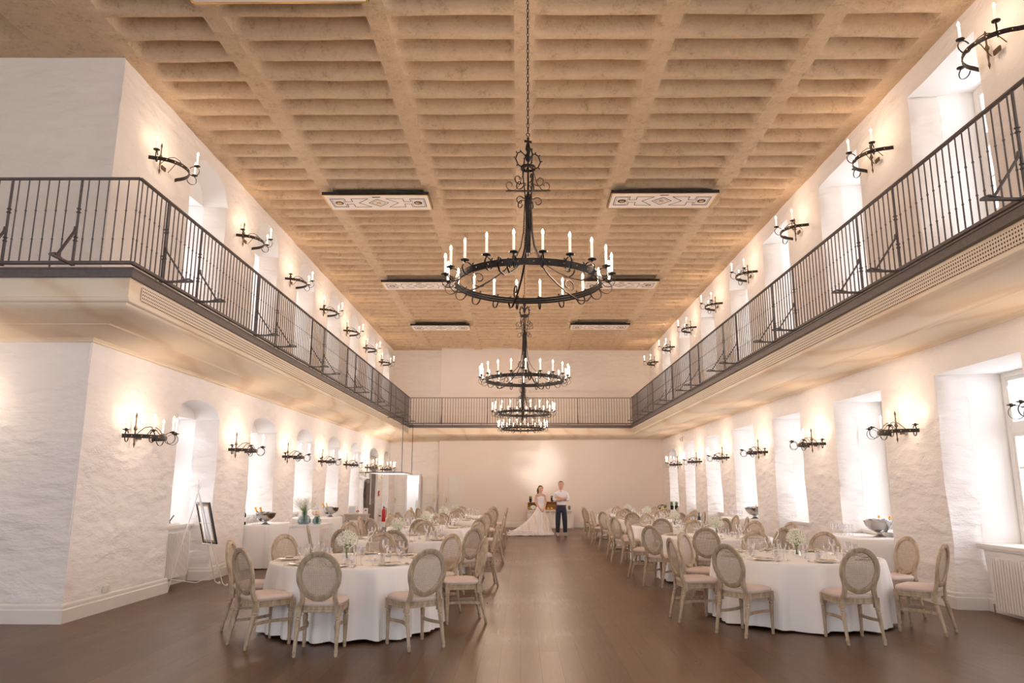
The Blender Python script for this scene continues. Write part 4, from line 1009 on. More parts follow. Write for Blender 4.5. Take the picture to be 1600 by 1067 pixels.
# ------------------------------------------------------------------ drinks tables in the window niches
def box_cloth(x0, x1, y0, y1, h, label, grp='linen-covered drinks tables'):
    t = thing('drinks_table', label, 'table', ((x0+x1)/2, (y0+y1)/2, 0), group=grp); hx, hy = (x1-x0)/2, (y1-y0)/2
    mb = MB(); mb.b2((-hx+.02, -hy+.02, h-.05), (hx-.02, hy-.02, h-.02)); mb.obj('tabletop', M['crate'], t)
    for sx in (-1, 1):
        for sy in (-1, 1): mb = MB(); mb.b2((sx*(hx-.08)-.02, sy*(hy-.08)-.02, 0), (sx*(hx-.08)+.02, sy*(hy-.08)+.02, h-.05)); mb.obj('leg', M['dark'], t)
    n = 160; mb = MB(); vs = []; rings = [(0, 0), (.6, 0), (.97, 0), (1, .004), (1.01, .02)] + [(1.01, .02+(h-.04)*k/6) for k in range(1, 7)]
    for (k, d) in rings:
        for i in range(n):
            a = 2*PI*i/n; c, s = math.cos(a), math.sin(a); e = .12
            x = math.copysign(abs(c)**e, c); y = math.copysign(abs(s)**e, s)
            fo = max(0, d)/h*(.018+.022*math.sin(23*a+x0)+.012*math.sin(41*a)); vs.append((x*hx*k+fo*x, y*hy*k+fo*y, h-d))
    m = len(rings); fs = [(i*n+j, (i+1)*n+j, (i+1)*n+(j+1) % n, i*n+(j+1) % n) for i in range(1, m-1) for j in range(n)] + [(j, n+j, n+(j+1) % n) for j in range(n)]
    mb.add(vs, fs); o = mb.obj('tablecloth', M['cloth'], smooth=60, loc=((x0+x1)/2, (y0+y1)/2, 0)); tag(o, 'white cloth on the ' + label.replace('drinks table', 'table'), 'tablecloth', 'cloths on the drinks tables'); return t
def bowl():
    t = thing('wine_cooler_bowl', '', 'bowl'); mb = MB()
    mb.open_lathe([(0, .012), (.09, 0), (.10, .006), (.06, .02), (.035, .045), (.035, .06), (.07, .075), (.14, .11), (.195, .17), (.22, .245), (.228, .25), (.215, .245), (.19, .175), (.13, .12), (0, .085)], n=32); mb.obj('bowl_body', M['silver'], t)
    mb = MB(); mb.tube([(.224*math.cos(2*PI*k/32), .224*math.sin(2*PI*k/32), .25) for k in range(32)], .005, 6, True); mb.obj('rim', M['steel'], t)
    mb = MB(); random.seed(2)
    for k in range(60): a = random.uniform(0, 6.28); r = .17*math.sqrt(random.random()); mb.box((r*math.cos(a), r*math.sin(a), .225+.03*random.random()*(1-r*4)+.02), (.035,)*3, random.uniform(0, 1.5))
    mb.obj('ice_cubes', M['cutglass'], t)['kind'] = 'stuff'; return t
BW = Once(bowl())
def champagne():
    t = thing('champagne_bottle', '', 'bottle'); T = Matrix.Rotation(math.radians(28), 3, 'Y')
    mb = MB(); mb.lathe([(0, 0), (.04, .0), (.042, .10), (.030, .15), (.015, .19)], n=14, tilt=T); mb.obj('bottle_body', M['bottle'], t)
    mb = MB(); mb.lathe([(.016, .175), (.018, .2), (.0155, .25), (.02, .255), (.02, .275), (.012, .29), (0, .29)], n=12, tilt=T); mb.obj('foil_neck', M['orange'], t); return t
CB = Once(champagne())
def wine():
    t = thing('wine_bottle', '', 'bottle'); mb = MB(); mb.lathe([(0, 0), (.037, 0), (.038, .01), (.038, .19), (.03, .22), (.014, .245), (.0135, .30), (.016, .302), (.016, .315), (0, .315)], n=16); mb.obj('bottle_body', M['bottle'], t)
    mb = MB(); mb.open_lathe([(.0387, .06), (.0387, .15)], n=16); mb.obj('paper_label', M['cloth'], t); return t
WB = Once(wine())
def flute():
    mb = MB(); mb.open_lathe([(0, .001), (.03, .001), (.03, .004), (.005, .01), (.004, .07), (.012, .08), (.024, .12), (.022, .19)], n=12); return mb
FL = Once(tag(flute().obj('champagne_flute', M['cutglass']), cat='glass'))
box_cloth(-5.76, -5.05, 15.12, 16.58, .85, 'drinks table in the second arch on the left')
box_cloth(-5.76, -4.62, 18.3, 19.65, .86, 'drinks table before the third arch on the left')
box_cloth(5.42, 6.28, 12.34, 13.95, .80, 'drinks table in the niche beside the first right-row table')
box_cloth(5.45, 6.28, 19.05, 20.7, .84, 'drinks table in the niche beside the third right-row table')
sites = [(-5.22, 15.45, .853, 'second arch on the left', 1), (-4.86, 19.3, .863, 'third arch on the left', 1), (6.06, 12.88, .803, 'first right-hand niche', -1), (5.98, 19.35, .843, 'third right-hand niche', -1)]
for (x, y, z, l, s) in sites:
    BW((x, y, z), 0, 'silver footed bowl of ice, ' + l, 'footed silver bowls', 1.08 if s < 0 else .92)
    for k, (dx, dy, r) in enumerate(((.10, .02, .2), (.06, .10, 1.1), (.05, -.10, -1.0))[:3 if s > 0 else 2]):
        CB((x+dx*(-1 if s > 0 else 1), y+dy, z+.085), (r+PI if s > 0 else r), 'orange-foiled bottle in the ice bowl, %s, %s' % (l, ['in the middle', 'tilted away', 'tilted to the camera'][k]), 'foiled bottles in the silver bowls')
    for i in range(2):
        for j in range(5):
            FL(((-5.55+.12*i if s > 0 else 5.62+.14*i), y+.35+.13*j-(.45 if l.startswith('second') else 0), z), 0, 'empty flute in rows beside the silver bowl, ' + l, 'flutes, ' + l)
WB((-5.60, 15.28, .853), 0, 'dark wine bottle with white label behind the flutes, second arch on the left', 'wine bottles on the window boards')
WB((-5.86, 18.5, .972), 0, 'dark wine bottle on the window board, third arch on the left', 'wine bottles on the window boards')
WB((6.45, 12.75, .872), 0, 'dark bottle on the window board behind the silver bowl', 'wine bottles on the window boards')
WB((3.95, 16.75, .757), 0, 'dark wine bottle standing on the third table of the right row', 'wine bottles on the tables')
mb = MB(); mb.b2((6.36, 19.2, .872), (6.74, 19.9, 1.03)); o = mb.obj('turquoise_box', nmat('turquoise_card', (.02,.45,.60), .5)); tag(o, 'turquoise box behind the silver bowl on the right', 'box')
m = MB(); m.b2((6.38, 19.22, 1.03), (6.72, 19.88, 1.045)); m.obj('lid', M['white'], o)
# guest book and pens on the first window board on the left
mb = MB(); mb.b2((-6.12, 12.3, .972), (-5.84, 12.95, .99)); o = mb.obj('guest_book', M['cloth']); tag(o, 'flat white guest book on the first window board on the left', 'book')
m = MB(); m.b2((-6.11, 12.32, .99), (-5.85, 12.93, 1.0)); m.obj('page_block', M['china'], o)
t = thing('pen_holder', 'black crossed pens in a low holder on the white guest book', 'pen holder', (-5.95, 12.75, 1.0))
mb = MB(); mb.lathe([(0, 0), (.03, 0), (.02, .025), (0, .025)], n=12); mb.obj('base', M['dark'], t)
for s, l in ((-1, .17), (1, .13)): mb = MB(); mb.tube([(0, 0, .01), (s*.09, -s*.03, l)], .010, 6); mb.obj('pen', M['dark'], t)
# greige counter with glass vases
t = thing('buffet_counter', 'cream buffet counter carrying the smoky glass vases', 'counter', (-3.97, 14.35, 0)); hx, hy = .28, .45
mb = MB(); mb.b2((-hx, -hy, .04), (hx, hy, .88)); mb.obj('counter_body', M['panel'], t)
mb = MB(); mb.b2((-hx-.02, -hy-.02, .88), (hx+.02, hy+.02, .92)); mb.obj('worktop', M['white'], t)
mb = MB(); mb.b2((-hx+.03, -hy+.03, 0), (hx-.03, hy-.03, .04)); mb.obj('plinth', M['dark'], t)
mb = MB()
for k in range(9): mb.b2((hx, -hy+.05+k*.1, .1), (hx+.012, -hy+.11+k*.1, .84))
mb.obj('side_slats', M['white'], t)
t = thing('tall_smoky_vase', 'squat smoky teal glass vase full of airy grass on the counter', 'vase of flowers', (-4.07, 14.2, .92))
mb = MB(); mb.open_lathe([(0, .006), (.09, 0), (.125, .03), (.125, .08), (.10, .14), (.055, .17), (.05, .21), (.058, .225)], n=24); mb.obj('vase', M['smoke'], t)
mb = MB(); random.seed(5); f = MB()
for k in range(120):
    a = random.uniform(0, 6.28); r = random.uniform(.02, .26); h = random.uniform(.32, .50); p = (r*math.cos(a), r*math.sin(a), h)
    mb.tube([(0, 0, .03), (.02*math.cos(a), .02*math.sin(a), .22), p], .0014, 3)
    for q in range(4): f.ball((p[0]+random.gauss(0, .02), p[1]+random.gauss(0, .02), p[2]+random.gauss(0, .02)), .006, 4, 3)
mb.obj('stems', M['leafg'], t)['kind'] = 'stuff'; f.obj('seed_heads', M['bloom'], t)['kind'] = 'stuff'
t = thing('round_smoky_vase', 'low round smoky glass vase with pale pink flowers on the counter', 'vase of flowers', (-3.84, 14.25, .92))
mb = MB(); mb.open_lathe([(0, .006), (.06, 0), (.085, .03), (.08, .09), (.05, .13), (.055, .14)], n=20); mb.obj('vase', M['smoke'], t)
f = MB()
for k in range(14):
    a = random.uniform(0, 6.28); f.ball((.07*math.cos(a)*random.random()-.03, .07*math.sin(a), .17+.05*random.random()), .028, 8, 6)
f.obj('flower_heads', noisy('pale_pink_petals', (.85,.55,.45), (.88,.80,.72), .7, 18), t)
mb = MB()
for k in range(10): a = k*.63; mb.tube([(0, 0, .02), (.04*math.cos(a), .04*math.sin(a), .17)], .003, 4)
mb.obj('stems', M['leafg'], t)
# white boxes beside the second bowl
for k, (w_, h_) in enumerate(((.50, .09), (.44, .08))):
    mb = MB(); z = .863+.09*k; mb.b2((-5.55, 18.85, z), (-5.55+w_, 19.12, z+h_)); o = mb.obj('white_box', M['white']); tag(o, ['lower white box stacked beside the silver bowl on the left', 'upper white box stacked beside the silver bowl on the left'][k], 'box', 'white boxes')
    m = MB(); m.b2((-5.56, 18.84, z+h_-.025), (-5.54+w_, 19.13, z+h_+.004)); m.obj('lid', M['frame'], o)
# grey console by the curtain
t = thing('grey_console', 'pale grey wooden console table beside the dark curtain', 'console table', (-5.02, 23.2, 0)); g = noisy('pale_grey_wood', (.50,.43,.37), (.58,.51,.45), .6, 6)
mb = MB(); mb.b2((-.36, -.25, .76), (.36, .25, .80)); mb.obj('tabletop', g, t)
mb = MB(); mb.b2((-.33, -.22, .62), (.33, .22, .76)); mb.obj('apron', g, t)
for sx in (-1, 1):
    for sy in (-1, 1): mb = MB(); mb.b2((sx*.31-.025, sy*.20-.025, 0), (sx*.31+.025, sy*.20+.025, .62)); mb.obj('leg', g, t)
mb = MB(); mb.b2((-.3, -.2, .18), (.3, .2, .21)); mb.obj('lower_shelf', g, t)
mb = MB(); mb.add([(-.11, 0, 0), (.11, 0, 0), (.07, .12, .24), (-.15, .12, .24), (-.11, .015, 0), (.11, .015, 0), (.07, .135, .24), (-.15, .135, .24)], [(0,1,2,3), (7,6,5,4), (0,4,5,1), (1,5,6,2), (2,6,7,3), (3,7,4,0)]); o = mb.obj('picture_frame', M['white'], loc=(-5.15, 23.1, .80)); tag(o, 'white picture frame leaning back on the grey console', 'picture frame')
m = MB(); m.add([(-.08, -.004, .03), (.07, -.004, .03), (.045, .09, .21), (-.115, .09, .21)], [(0,1,2,3)]); m.obj('picture', nmat('pale_blue_print', (.6,.68,.8), .6), o)
t = thing('small_flower_pot', 'little pot of red flowers on the grey console', 'plant', (-4.98, 23.05, .80))
mb = MB(); mb.lathe([(0, 0), (.03, 0), (.04, .06), (0, .06)], n=12); mb.obj('pot', M['white'], t)
mb = MB(); [mb.ball((.03*math.cos(k), .03*math.sin(k), .085+.01*(k % 3)), .016, 6, 4) for k in range(7)]; mb.obj('blooms', M['red'], t)
mb = MB(); [mb.ball((.035*math.cos(k+.5), .035*math.sin(k+.5), .07), .014, 6, 4) for k in range(7)]; mb.obj('leaves', M['leafg'], t)
mb = MB(); mb.b2((-.07, -.01, 0), (.07, .01, .18)); o = mb.obj('white_card_sign', M['white'], loc=(-4.74, 23.1, .80)); tag(o, 'white card sign standing at the end of the grey console', 'sign')
m = MB(); m.b2((-.02, -.013, .09), (.02, -.01, .13)); m.obj('printed_mark', M['dark'], o)
# white ladder against the end wall
t = thing('ladder', 'white wooden ladder standing before the cream door', 'ladder', (-3.32, 30.75, 0))
for s in (-1, 1): mb = MB(); mb.tube([(s*.22-.12, 0, 0), (s*.13+.06, .30, 1.50)], 0, flat=(.05, .03), upv=(1, 0, 0)); mb.obj('rail', M['white'], t)
for k in range(6): f_ = (k+.6)/6; mb = MB(); w_ = .22-.09*f_; c_ = -.12+.18*f_; mb.b2((c_-w_, .30*f_-.04, 1.5*f_-.012), (c_+w_, .30*f_+.04, 1.5*f_+.012)); mb.obj('rung', M['white'], t)

# ------------------------------------------------------------------ sideboard behind the couple
t = thing('sideboard', 'white sideboard with recessed panels behind the couple', 'sideboard', (1.22, 30.82, 0)); W2 = .93
mb = MB(); mb.b2((-W2, -.22, .66), (W2, .22, .72)); mb.obj('top', M['white'], t)
for x in (-W2+.04, 0, W2-.04): mb = MB(); mb.b2((x-.045, -.2, 0), (x+.045, .2, .66)); mb.obj('upright', M['white'], t)
mb = MB(); mb.b2((-W2+.05, -.12, .05), (W2-.05, -.09, .66)); mb.obj('front_panel', M['plaster'], t)
mb = MB(); mb.b2((-W2+.05, -.2, 0), (W2-.05, .2, .05)); mb.obj('bottom_rail', M['white'], t)
def crate(w_, d_, h_, mat=None):
    mb = MB(); th = .02
    mb.b2((-w_/2, -d_/2, 0), (w_/2, d_/2, th)); mb.b2((-w_/2, -d_/2, h_-th), (w_/2, d_/2, h_)); mb.b2((-w_/2, -d_/2, 0), (-w_/2+th, d_/2, h_)); mb.b2((w_/2-th, -d_/2, 0), (w_/2, d_/2, h_)); mb.b2((-w_/2, d_/2-th, 0), (w_/2, d_/2, h_)); return mb
def lemon(p, label, grp):
    t = thing('lemon', label, 'lemon', p, random.uniform(0, 3), grp); mb = MB(); mb.ball((0, 0, .04), .04, 12, 8, (1.2, 1, 1)); mb.obj('fruit', M['yellow'], t); m = MB(); m.ball((.048, 0, .04), .008, 6, 4); m.obj('stalk_end', M['leafg'], t); return t
def potted(p, label, grp, pot=.055, h=.13, mat='dark', leaf=.10):
    t = thing('potted_herb', label, 'plant', p, 0, grp); mb = MB(); mb.lathe([(0, 0), (pot*.8, 0), (pot, h), (pot*.85, h), (0, h-.01)], n=16); mb.obj('pot', M[mat], t)
    mb = MB()
    for k in range(70): a = random.uniform(0, 6.28); r = random.uniform(0, pot*1.2); mb.tube([(r*.5*math.cos(a), r*.5*math.sin(a), h-.01), (r*math.cos(a), r*math.sin(a), h+leaf*random.uniform(.5, 1))], [.006, .002], 4)
    mb.obj('foliage', M['leafg'], t)['kind'] = 'stuff'; return t
for k, x in enumerate((.52, 1.26)):
    o = crate(.44 if k == 0 else .50, .26, .30 if k == 0 else .33).obj('wooden_crate', M['crate'], loc=(x, 30.8, .72)); tag(o, ['open brown wooden crate beside the bride on the sideboard', 'open brown wooden crate between bride and groom on the sideboard'][k], 'crate', 'crates on the sideboard')
    m = MB()
    for q in (.1, .2): m.b2((-.2, .108, q-.003), (.2, .112, q+.003))
    m.obj('plank_seam', M['doorwood'], o)
for p, l in (((.37, 30.74, .745), 'lemon at the outer end of the crate beside the bride'), ((.66, 30.74, .745), 'lemon behind the bride in the open crate'), ((1.13, 30.72, .745), 'lemon nearer the bride in the crate between the couple'), ((1.27, 30.72, .745), 'lemon nearer the groom in the crate between the couple')): lemon(p, l, 'lemons in the crates')
potted((.42, 30.8, 1.02), 'dark potted plant on the crate beside the bride', 'potted plants on the crates', .062, .15); potted((1.30, 30.8, 1.05), 'dark potted plant on the crate beside the groom', 'potted plants on the crates', .062, .15)
t = thing('star_sign', 'white star-shaped sign standing in the crate beside the bride', 'sign', (.52, 30.66, .735)); mb = MB(); P = []
for k in range(12): r = .12 if k % 2 == 0 else .085; a = PI/2+k*PI/6; P.append((r*1.15*math.cos(a), r*.8*math.sin(a)+.09))
mb.add([(x, 0, z) for x, z in P]+[(x, .012, z) for x, z in P], [tuple(range(12)), tuple(range(23, 11, -1))]+[(i, 12+i, 12+(i+1) % 12, (i+1) % 12) for i in range(12)]); mb.obj('star_plate', M['cloth'], t, smooth=0)
mb = MB(); mb.tube([(-.06, -.004, .09), (-.02, -.004, .10), (.02, -.004, .085), (.06, -.004, .095)], .004, 4); mb.obj('scribbled_line', M['dark'], t)
t = thing('glass_lantern', 'small grey glass jar on the end of the sideboard beside the groom', 'jar', (2.0, 30.8, .72)); mb = MB(); mb.open_lathe([(0, 0), (.055, 0), (.06, .02), (.06, .13), (.04, .16)], n=16); mb.obj('jar', M['smoke'], t); mb = MB(); mb.lathe([(0, .16), (.045, .16), (.045, .18), (0, .185)], n=16); mb.obj('lid', M['steel'], t)

# crates and herbs in the far corner on the right
box_cloth(5.05, 5.72, 27.0, 28.0, .66, 'low herb table in the far right corner', 'low herb table')
for k, (x, y, w_, h_, m_, l) in enumerate(((5.22, 27.25, .26, .16, 'crate', 'brown wooden box of lemons on the herb table'), (5.52, 27.2, .30, .17, 'white', 'white wooden box at the front of the herb table'))):
    o = crate(w_, .25, h_).obj('wooden_box', M[m_], loc=(x, y, .663)); tag(o, l, 'box', 'boxes on the herb table')
    m = MB(); m.b2((-w_/2, -.13, .02), (w_/2, -.122, h_-.02)); m.obj('front_board', M[m_], o)
for k, (x, l) in enumerate(((5.16, 'at the outer end'), (5.27, 'in the middle'), (5.45, 'by the white box'))): lemon((x, 27.25, .826 if k < 2 else .836), 'yellow lemon on the boxes of the herb table, ' + l, 'lemons on the herb table')
for k, (x, y, z, l) in enumerate(((5.28, 27.55, .663, 'beside the aisle'), (5.46, 27.22, .84, 'in the middle, tallest'), (5.62, 27.2, .84, 'next to the wall'))): potted((x, y, z), 'bushy herb in a dark pot on the herb table, ' + l, 'herbs on the herb table', .06, .14 if k else .2, leaf=.16)
# pushchair
t = thing('pushchair', 'dark grey pushchair parked near the far corner on the right', 'pushchair', (4.78, 26.6, 0))
mb = MB(); mb.grid(lambda u, v: (-.20+.30*math.sin(u*PI*.5), -.2+.4*v, .62+.30*u-.10*(1-u)), 8, 4); o = mb.obj('canopy', M['hair2'], t, smooth=60); o.modifiers.new('s', 'SOLIDIFY').thickness = .03
mb = MB(); mb.tube([(-.25, -.2, .1), (.12, -.2, .98), (.22, -.2, 1.02)], .012); mb.tube([(-.25, .2, .1), (.12, .2, .98), (.22, .2, 1.02)], .012); mb.tube([(.22, -.2, 1.02), (.22, .2, 1.02)], .016); mb.tube([(.25, -.2, .1), (-.1, -.2, .6)], .012); mb.tube([(.25, .2, .1), (-.1, .2, .6)], .012); mb.obj('frame', M['dark'], t)
mb = MB(); mb.b2((-.18, -.18, .42), (.16, .18, .5)); mb.obj('seat', M['hair2'], t)
for x in (-.25, .25):
    for y in (-.22, .22): mb = MB(); mb.lathe([(0, -.018), (.09, -.018), (.10, 0), (.09, .018), (0, .018)], (x, y, .10), n=18, tilt=Matrix.Rotation(PI/2, 3, 'X')); mb.obj('wheel', M['dark'], t)
# ------------------------------------------------------------------ the couple
def skinned(name, nodes, edges, mat, parent=None, sub=2, roots=(0,)):
    me = bpy.data.meshes.new(name); me.from_pydata([n[0] for n in nodes], edges, []); me.update(); me.materials.append(mat)
    o = bpy.data.objects.new(name, me); COL.objects.link(o)
    if parent: o.parent = parent
    md = o.modifiers.new('skin', 'SKIN'); md.use_smooth_shade = True; md.branch_smoothing = .3
    if not me.skin_vertices:
        me.attributes.new  # layer is made with the modifier
    sk = me.skin_vertices[0].data
    for i, n in enumerate(nodes):
        r = n[1]; sk[i].radius = (r, r) if not isinstance(r, tuple) else r; sk[i].use_root = i in roots
    s = o.modifiers.new('sub', 'SUBSURF'); s.levels = sub; s.render_levels = sub
    return o
def hand(nodes, edges, wrist_i, wrist, dirv, palm_n, roots, side=1, curl=.5):
    """palm continues the arm; four fingers and a thumb root inside it"""
    d = Vector(dirv).normalized(); n = Vector(palm_n).normalized(); s = d.cross(n).normalized()*side; w = Vector(wrist)
    b = len(nodes); nodes.append((w+d*.045, (.036, .018))); nodes.append((w+d*.085, (.038, .015))); edges += [(wrist_i, b), (b, b+1)]
    for k, L in enumerate((.066, .076, .072, .056)):
        r = len(nodes); o = w+d*.085+s*(.027-.018*k); c = curl
        nodes += [(o, .0085), (o+(d*(1-.2*c)+n*.35*c)*L*.5, .0085), (o+(d*(.9-.5*c)+n*1.0*c)*L, .0072)]; edges += [(r, r+1), (r+1, r+2)]; roots.append(r)
    r = len(nodes); o = w+d*.03+s*.026; nodes += [(o, .0105), (o+d*.028+s*.022+n*.012, .010), (o+d*.055+s*.026+n*.025, .0085)]; edges += [(r, r+1), (r+1, r+2)]; roots.append(r)
def face(parent, c, yaw, s=1, lipc='lip'):
    R = Matrix.Rotation(yaw, 3, 'Z')
    def P(x, y, z): return Vector(c)+R @ Vector((x*s, y*s, z*s))
    mb = MB(); mb.add([P(-.008, -.083, .028), P(.008, -.083, .028), P(.014, -.088, -.018), P(-.014, -.088, -.018), P(0, -.108, -.014), P(0, -.092, .02), P(0, -.090, -.026)], [(0,5,4,3), (5,1,2,4), (3,4,6), (4,2,6), (0,1,5)]); mb.obj('nose', M['skin'], parent, smooth=60)
    for q in (-1, 1):
        mb = MB(); mb.ball(P(q*.030, -.079, .025), .0105*s, 8, 6); mb.obj('eye', M['eye'], parent)
        mb = MB(); mb.tube([P(q*.015, -.088, .044), P(q*.03, -.087, .049), P(q*.045, -.076, .043)], .004*s, 5); mb.obj('eyebrow', M['hair'], parent)
        mb = MB(); mb.ball(P(q*.079, .005, .005), .022*s, 8, 6, (.45, .8, 1.3)); mb.obj('ear', M['skin'], parent)
    mb = MB(); mb.tube([P(-.022, -.081, -.045), P(0, -.090, -.043), P(.022, -.081, -.045)], [.003*s, .006*s, .003*s], 6); mb.obj('mouth', M[lipc], parent)

# groom, facing the camera (-y), arms crossed
gx, gy = 1.42, 26.25
G = thing('person', 'man in white shirt and navy trousers standing with arms crossed', 'person', (gx, gy, 0), math.radians(2))
N = [((0, 0, .96), (.15, .10)), ((0, .0, 1.12), (.14, .095)), ((0, .005, 1.30), (.165, .11)), ((0, .01, 1.42), (.13, .09)), ((0, .0, 1.50), (.054, .058)), ((0, -.005, 1.565), (.060, .072)),
     ((0, -.012, 1.64), (.092, .112)), ((0, -.008, 1.73), (.100, .120)), ((0, .0, 1.81), (.086, .102)),
     ((-.19, .01, 1.41), .058), ((-.265, -.01, 1.20), .048), ((-.10, -.165, 1.17), .038), ((.06, -.20, 1.22), .030),
     ((.19, .01, 1.41), .058), ((.265, -.02, 1.18), .048), ((.10, -.19, 1.22), .038), ((-.06, -.175, 1.26), .030),
     ((-.10, 0, .86), .085), ((-.115, -.01, .50), .062), ((-.125, .015, .10), .045), ((-.135, -.03, .045), (.042, .035)), ((-.15, -.13, .035), (.040, .026)),
     ((.10, 0, .86), .085), ((.12, -.01, .50), .062), ((.135, .015, .10), .045), ((.145, -.03, .045), (.042, .035)), ((.165, -.13, .035), (.040, .026))]
E_ = [(0,1), (1,2), (2,3), (3,4), (4,5), (5,6), (6,7), (7,8), (3,9), (9,10), (10,11), (11,12), (3,13), (13,14), (14,15), (15,16), (0,17), (17,18), (18,19), (19,20), (20,21), (0,22), (22,23), (23,24), (24,25), (25,26)]
roots = [0]
hand(N, E_, 12, N[12][0], (.85, -.05, .25), (.1, .9, .1), roots, 1, .35); hand(N, E_, 16, N[16][0], (-.85, .0, .15), (-.1, .9, .1), roots, -1, .35)
skinned('body', N, E_, M['skin'], G, 2, roots)
face(G, (0, -.008, 1.69), 0, 1.16)
S_ = [((0, 0, .90), (.160, .115)), ((0, .0, 1.10), (.170, .120)), ((0, .005, 1.30), (.215, .14)), ((0, .01, 1.41), (.195, .118)), ((0, .008, 1.54), (.072, .078)),
      ((-.205, .01, 1.40), .070), ((-.262, -.01, 1.19), .058), ((-.15, -.125, 1.175), .050), ((.205, .01, 1.40), .070), ((.262, -.02, 1.18), .058), ((.15, -.145, 1.205), .050)]
skinned('shirt', S_, [(0,1), (1,2), (2,3), (3,4), (3,5), (5,6), (6,7), (3,8), (8,9), (9,10)], M['shirt'], G)
T_ = [((0, 0, 1.14), (.160, .116)), ((0, 0, .95), (.178, .13)), ((-.10, 0, .82), .112), ((-.115, -.012, .50), .094), ((-.125, .012, .15), .076), ((-.126, .01, .07), .074), ((.10, 0, .82), .112), ((.12, -.012, .50), .094), ((.135, .012, .15), .076), ((.136, .01, .07), .074)]
skinned('trousers', T_, [(0,1), (1,2), (2,3), (3,4), (4,5), (1,6), (6,7), (7,8), (8,9)], M['navy'], G)
mb = MB(); mb.open_lathe([(.180, .985), (.180, 1.02)], n=24); b_ = MB()
b_.add([(x, y*.72, z) for x, y, z in mb.v], mb.f); b_.obj('belt', M['doorwood'], G)
for s in (-1, 1):
    mb = MB(); mb.grid(lambda u, v: (s*(.005+.06*u), -.085+.05*u+.0*v-.02*v*(1-u), 1.525-.05*v-.03*u*v), 4, 3); o = mb.obj('collar', M['shirt'], G, smooth=60); o.modifiers.new('t', 'SOLIDIFY').thickness = .006
    mb = MB(); x = s*.145
    mb.lathe([(.0, 0), (.052, 0), (.055, .02), (.05, .05), (.035, .075), (0, .08)], (x+s*.008, -.045, 0), n=18, sx=1.05, sy=2.7); o = mb.obj('shoe', M['shoe'], G, smooth=60)
    m = MB(); m.lathe([(.0, 0), (.056, 0), (.057, .018), (.0, .018)], (x+s*.008, -.045, 0), n=18, sx=1.05, sy=2.7); m.obj('sole', M['cloth'], o)
def hair_cap(parent, c, rx, ry, rz, mat, cut, front):
    mb = MB(); n, m = 22, 12; vs = []
    for i in range(m+1):
        for j in range(n):
            a = 2*PI*j/n; ph = PI*.5*i/m*1.35; x = rx*math.sin(ph)*math.cos(a); y = ry*math.sin(ph)*math.sin(a); z = rz*math.cos(ph)
            lim = cut+(front-cut)*max(0, min(1, (-y+.01)/.055)); z = max(z, lim); q = 1+.05*noise.noise(Vector((x, y, z))*40); vs.append((c[0]+x*q, c[1]+y*q, c[2]+z))
    mb.add(vs, [(i*n+j, i*n+(j+1) % n, (i+1)*n+(j+1) % n, (i+1)*n+j) for i in range(m) for j in range(n)]); return mb.obj('hair', mat, parent, smooth=60)
hair_cap(G, (0, .012, 1.72), .100, .122, .118, M['hair2'], -.05, .055)

# bride, turned a little to the man, hands joined in front
bx, by = .70, 26.15
B = thing('person', 'woman in a strapless ivory tulle wedding dress with long train, hands joined', 'person', (bx, by, 0), math.radians(12))
N = [((0, 0, .95), (.13, .10)), ((0, 0, 1.08), (.105, .085)), ((0, -.005, 1.22), (.125, .10)), ((0, .01, 1.36), (.095, .065)), ((0, .005, 1.41), (.050, .050)), ((0, -.005, 1.455), (.052, .062)),
     ((.005, -.015, 1.51), (.080, .098)), ((.008, -.012, 1.58), (.088, .106)), ((.008, 0, 1.65), (.074, .088)),
     ((-.155, .01, 1.345), .045), ((-.185, -.02, 1.10), .034), ((-.06, -.18, .90), .024), ((.155, .01, 1.345), .045), ((.19, -.01, 1.10), .034), ((.09, -.18, .90), .024),
     ((-.07, 0, .84), .08), ((-.08, 0, .46), .055), ((-.08, .01, .08), .04), ((-.08, -.09, .03), (.035, .025)), ((.07, 0, .84), .08), ((.08, 0, .46), .055), ((.08, .01, .08), .04), ((.08, -.09, .03), (.035, .025))]
E_ = [(0,1), (1,2), (2,3), (3,4), (4,5), (5,6), (6,7), (7,8), (3,9), (9,10), (10,11), (3,12), (12,13), (13,14), (0,15), (15,16), (16,17), (17,18), (0,19), (19,20), (20,21), (21,22)]
roots = [0]
hand(N, E_, 11, N[11][0], (.55, -.15, -.75), (.5, .8, 0), roots, 1, .5); hand(N, E_, 14, N[14][0], (-.45, -.25, -.8), (-.5, .8, 0), roots, -1, .5)
skinned('body', N, E_, M['skin'], B, 2, roots)
face(B, (.008, -.010, 1.56), math.radians(35), 1.04)
h = hair_cap(B, (.004, .018, 1.575), .094, .114, .112, M['hair'], -.06, .045)
mb = MB(); mb.ball((-.065, .06, 1.50), .052, 12, 8, (1, 1, 1.2)); mb.ball((-.08, .045, 1.43), .035, 10, 7, (.8, .8, 1.4)); mb.ball((-.055, .07, 1.55), .05, 10, 8); mb.obj('hair_bun', M['hair'], B, smooth=60)
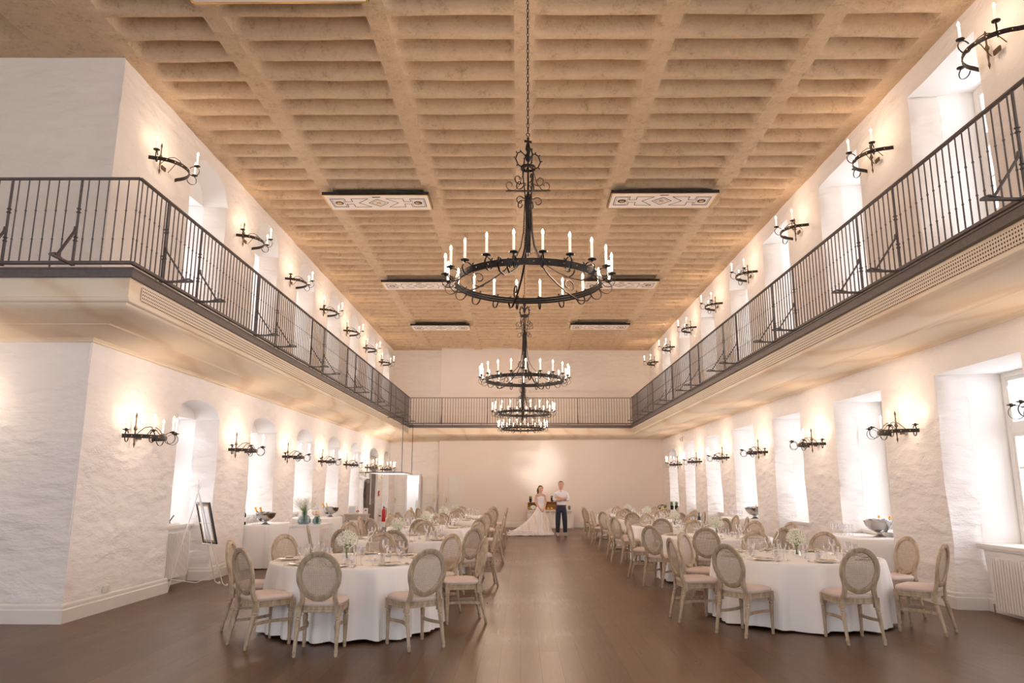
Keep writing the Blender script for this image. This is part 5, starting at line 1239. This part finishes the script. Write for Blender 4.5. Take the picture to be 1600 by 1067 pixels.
# bodice and skirt with train
mb = MB(); n = 40; vs = []; rings = [(1.0, .128, .108), (1.04, .118, .098), (1.10, .113, .093), (1.16, .122, .103), (1.22, .138, .122), (1.27, .136, .118), (1.295, .130, .106)]
for (z, rx, ry) in rings:
    for j in range(n):
        a = 2*PI*j/n; zz = z + (.02*abs(math.sin(a*2+PI/2))*(1 if math.sin(a) < 0 else 0) if z > 1.28 else 0); vs.append((rx*math.cos(a), ry*math.sin(a)-.002, zz))
mb.add(vs, [(i*n+j, i*n+(j+1) % n, (i+1)*n+(j+1) % n, (i+1)*n+j) for i in range(len(rings)-1) for j in range(n)]); mb.obj('bodice', M['shirt'], B, smooth=60)
mb = MB(); n = 160; m = 26; vs = []
for i in range(m+1):
    t_ = i/m
    for j in range(n):
        a = 2*PI*j/n; d = ((a-math.radians(188)+PI) % (2*PI))-PI           # train runs to her right
        hem = .42+.95*math.exp(-(d/.42)**2)+.10*math.exp(-((d-1.0)/.5)**2)
        fold = .020*math.sin(17*a+2*math.sin(5*a))+.012*math.sin(29*a+1); r = .118+(hem-.118)*(t_**1.25 if abs(d) > .9 else t_**(1.25+.75*(1-abs(d)/.9)))
        r += fold*t_*(1+.9*(hem-.42)); z = 1.04*(1-t_)**(1.0)+.012+(.035*(1+math.sin(13*a))*t_**6 if t_ < 1 else 0)
        vs.append((r*math.cos(a), r*math.sin(a)*(.86 if abs(d) > .6 else .86), z))
mb.add(vs, [((i+1)*n+j, (i+1)*n+(j+1) % n, i*n+(j+1) % n, i*n+j) for i in range(m) for j in range(n)]); mb.obj('tulle_skirt', M['dress'], B, smooth=60)
mb = MB()   # gathered flounces along the hem
for row in range(3):
    pts = []; 
    for j in range(90):
        a = 2*PI*j/90; d = ((a-math.radians(188)+PI) % (2*PI))-PI; hem = (.42+.95*math.exp(-(d/.42)**2)+.10*math.exp(-((d-1.0)/.5)**2))*(1-.08*row)
        pts.append(((hem+.012*math.sin(19*a))*math.cos(a), hem*math.sin(a)*.86, .035+.04*row*(1+.5*hem)+.014*math.sin(23*a+row)))
    mb.tube(pts, [(.036-.008*row)*(1+.35*math.sin(j*1.9+row)) for j in range(90)], 8, True)
mb.obj('hem_flounce', M['shirt'], B, smooth=60)

# daylight patch thrown on the end wall from the windows behind the camera
d = lamp('SPOT', 'daylight_beam', (1.6, -3.6, 5.2), 11000, (1, .95, .88), .35)
d.data.spot_size = math.radians(4.4); d.data.spot_blend = 1.0
d.rotation_euler = (Vector((.75, YF, 2.5))-Vector(d.location)).to_track_quat('-Z', 'Y').to_euler()
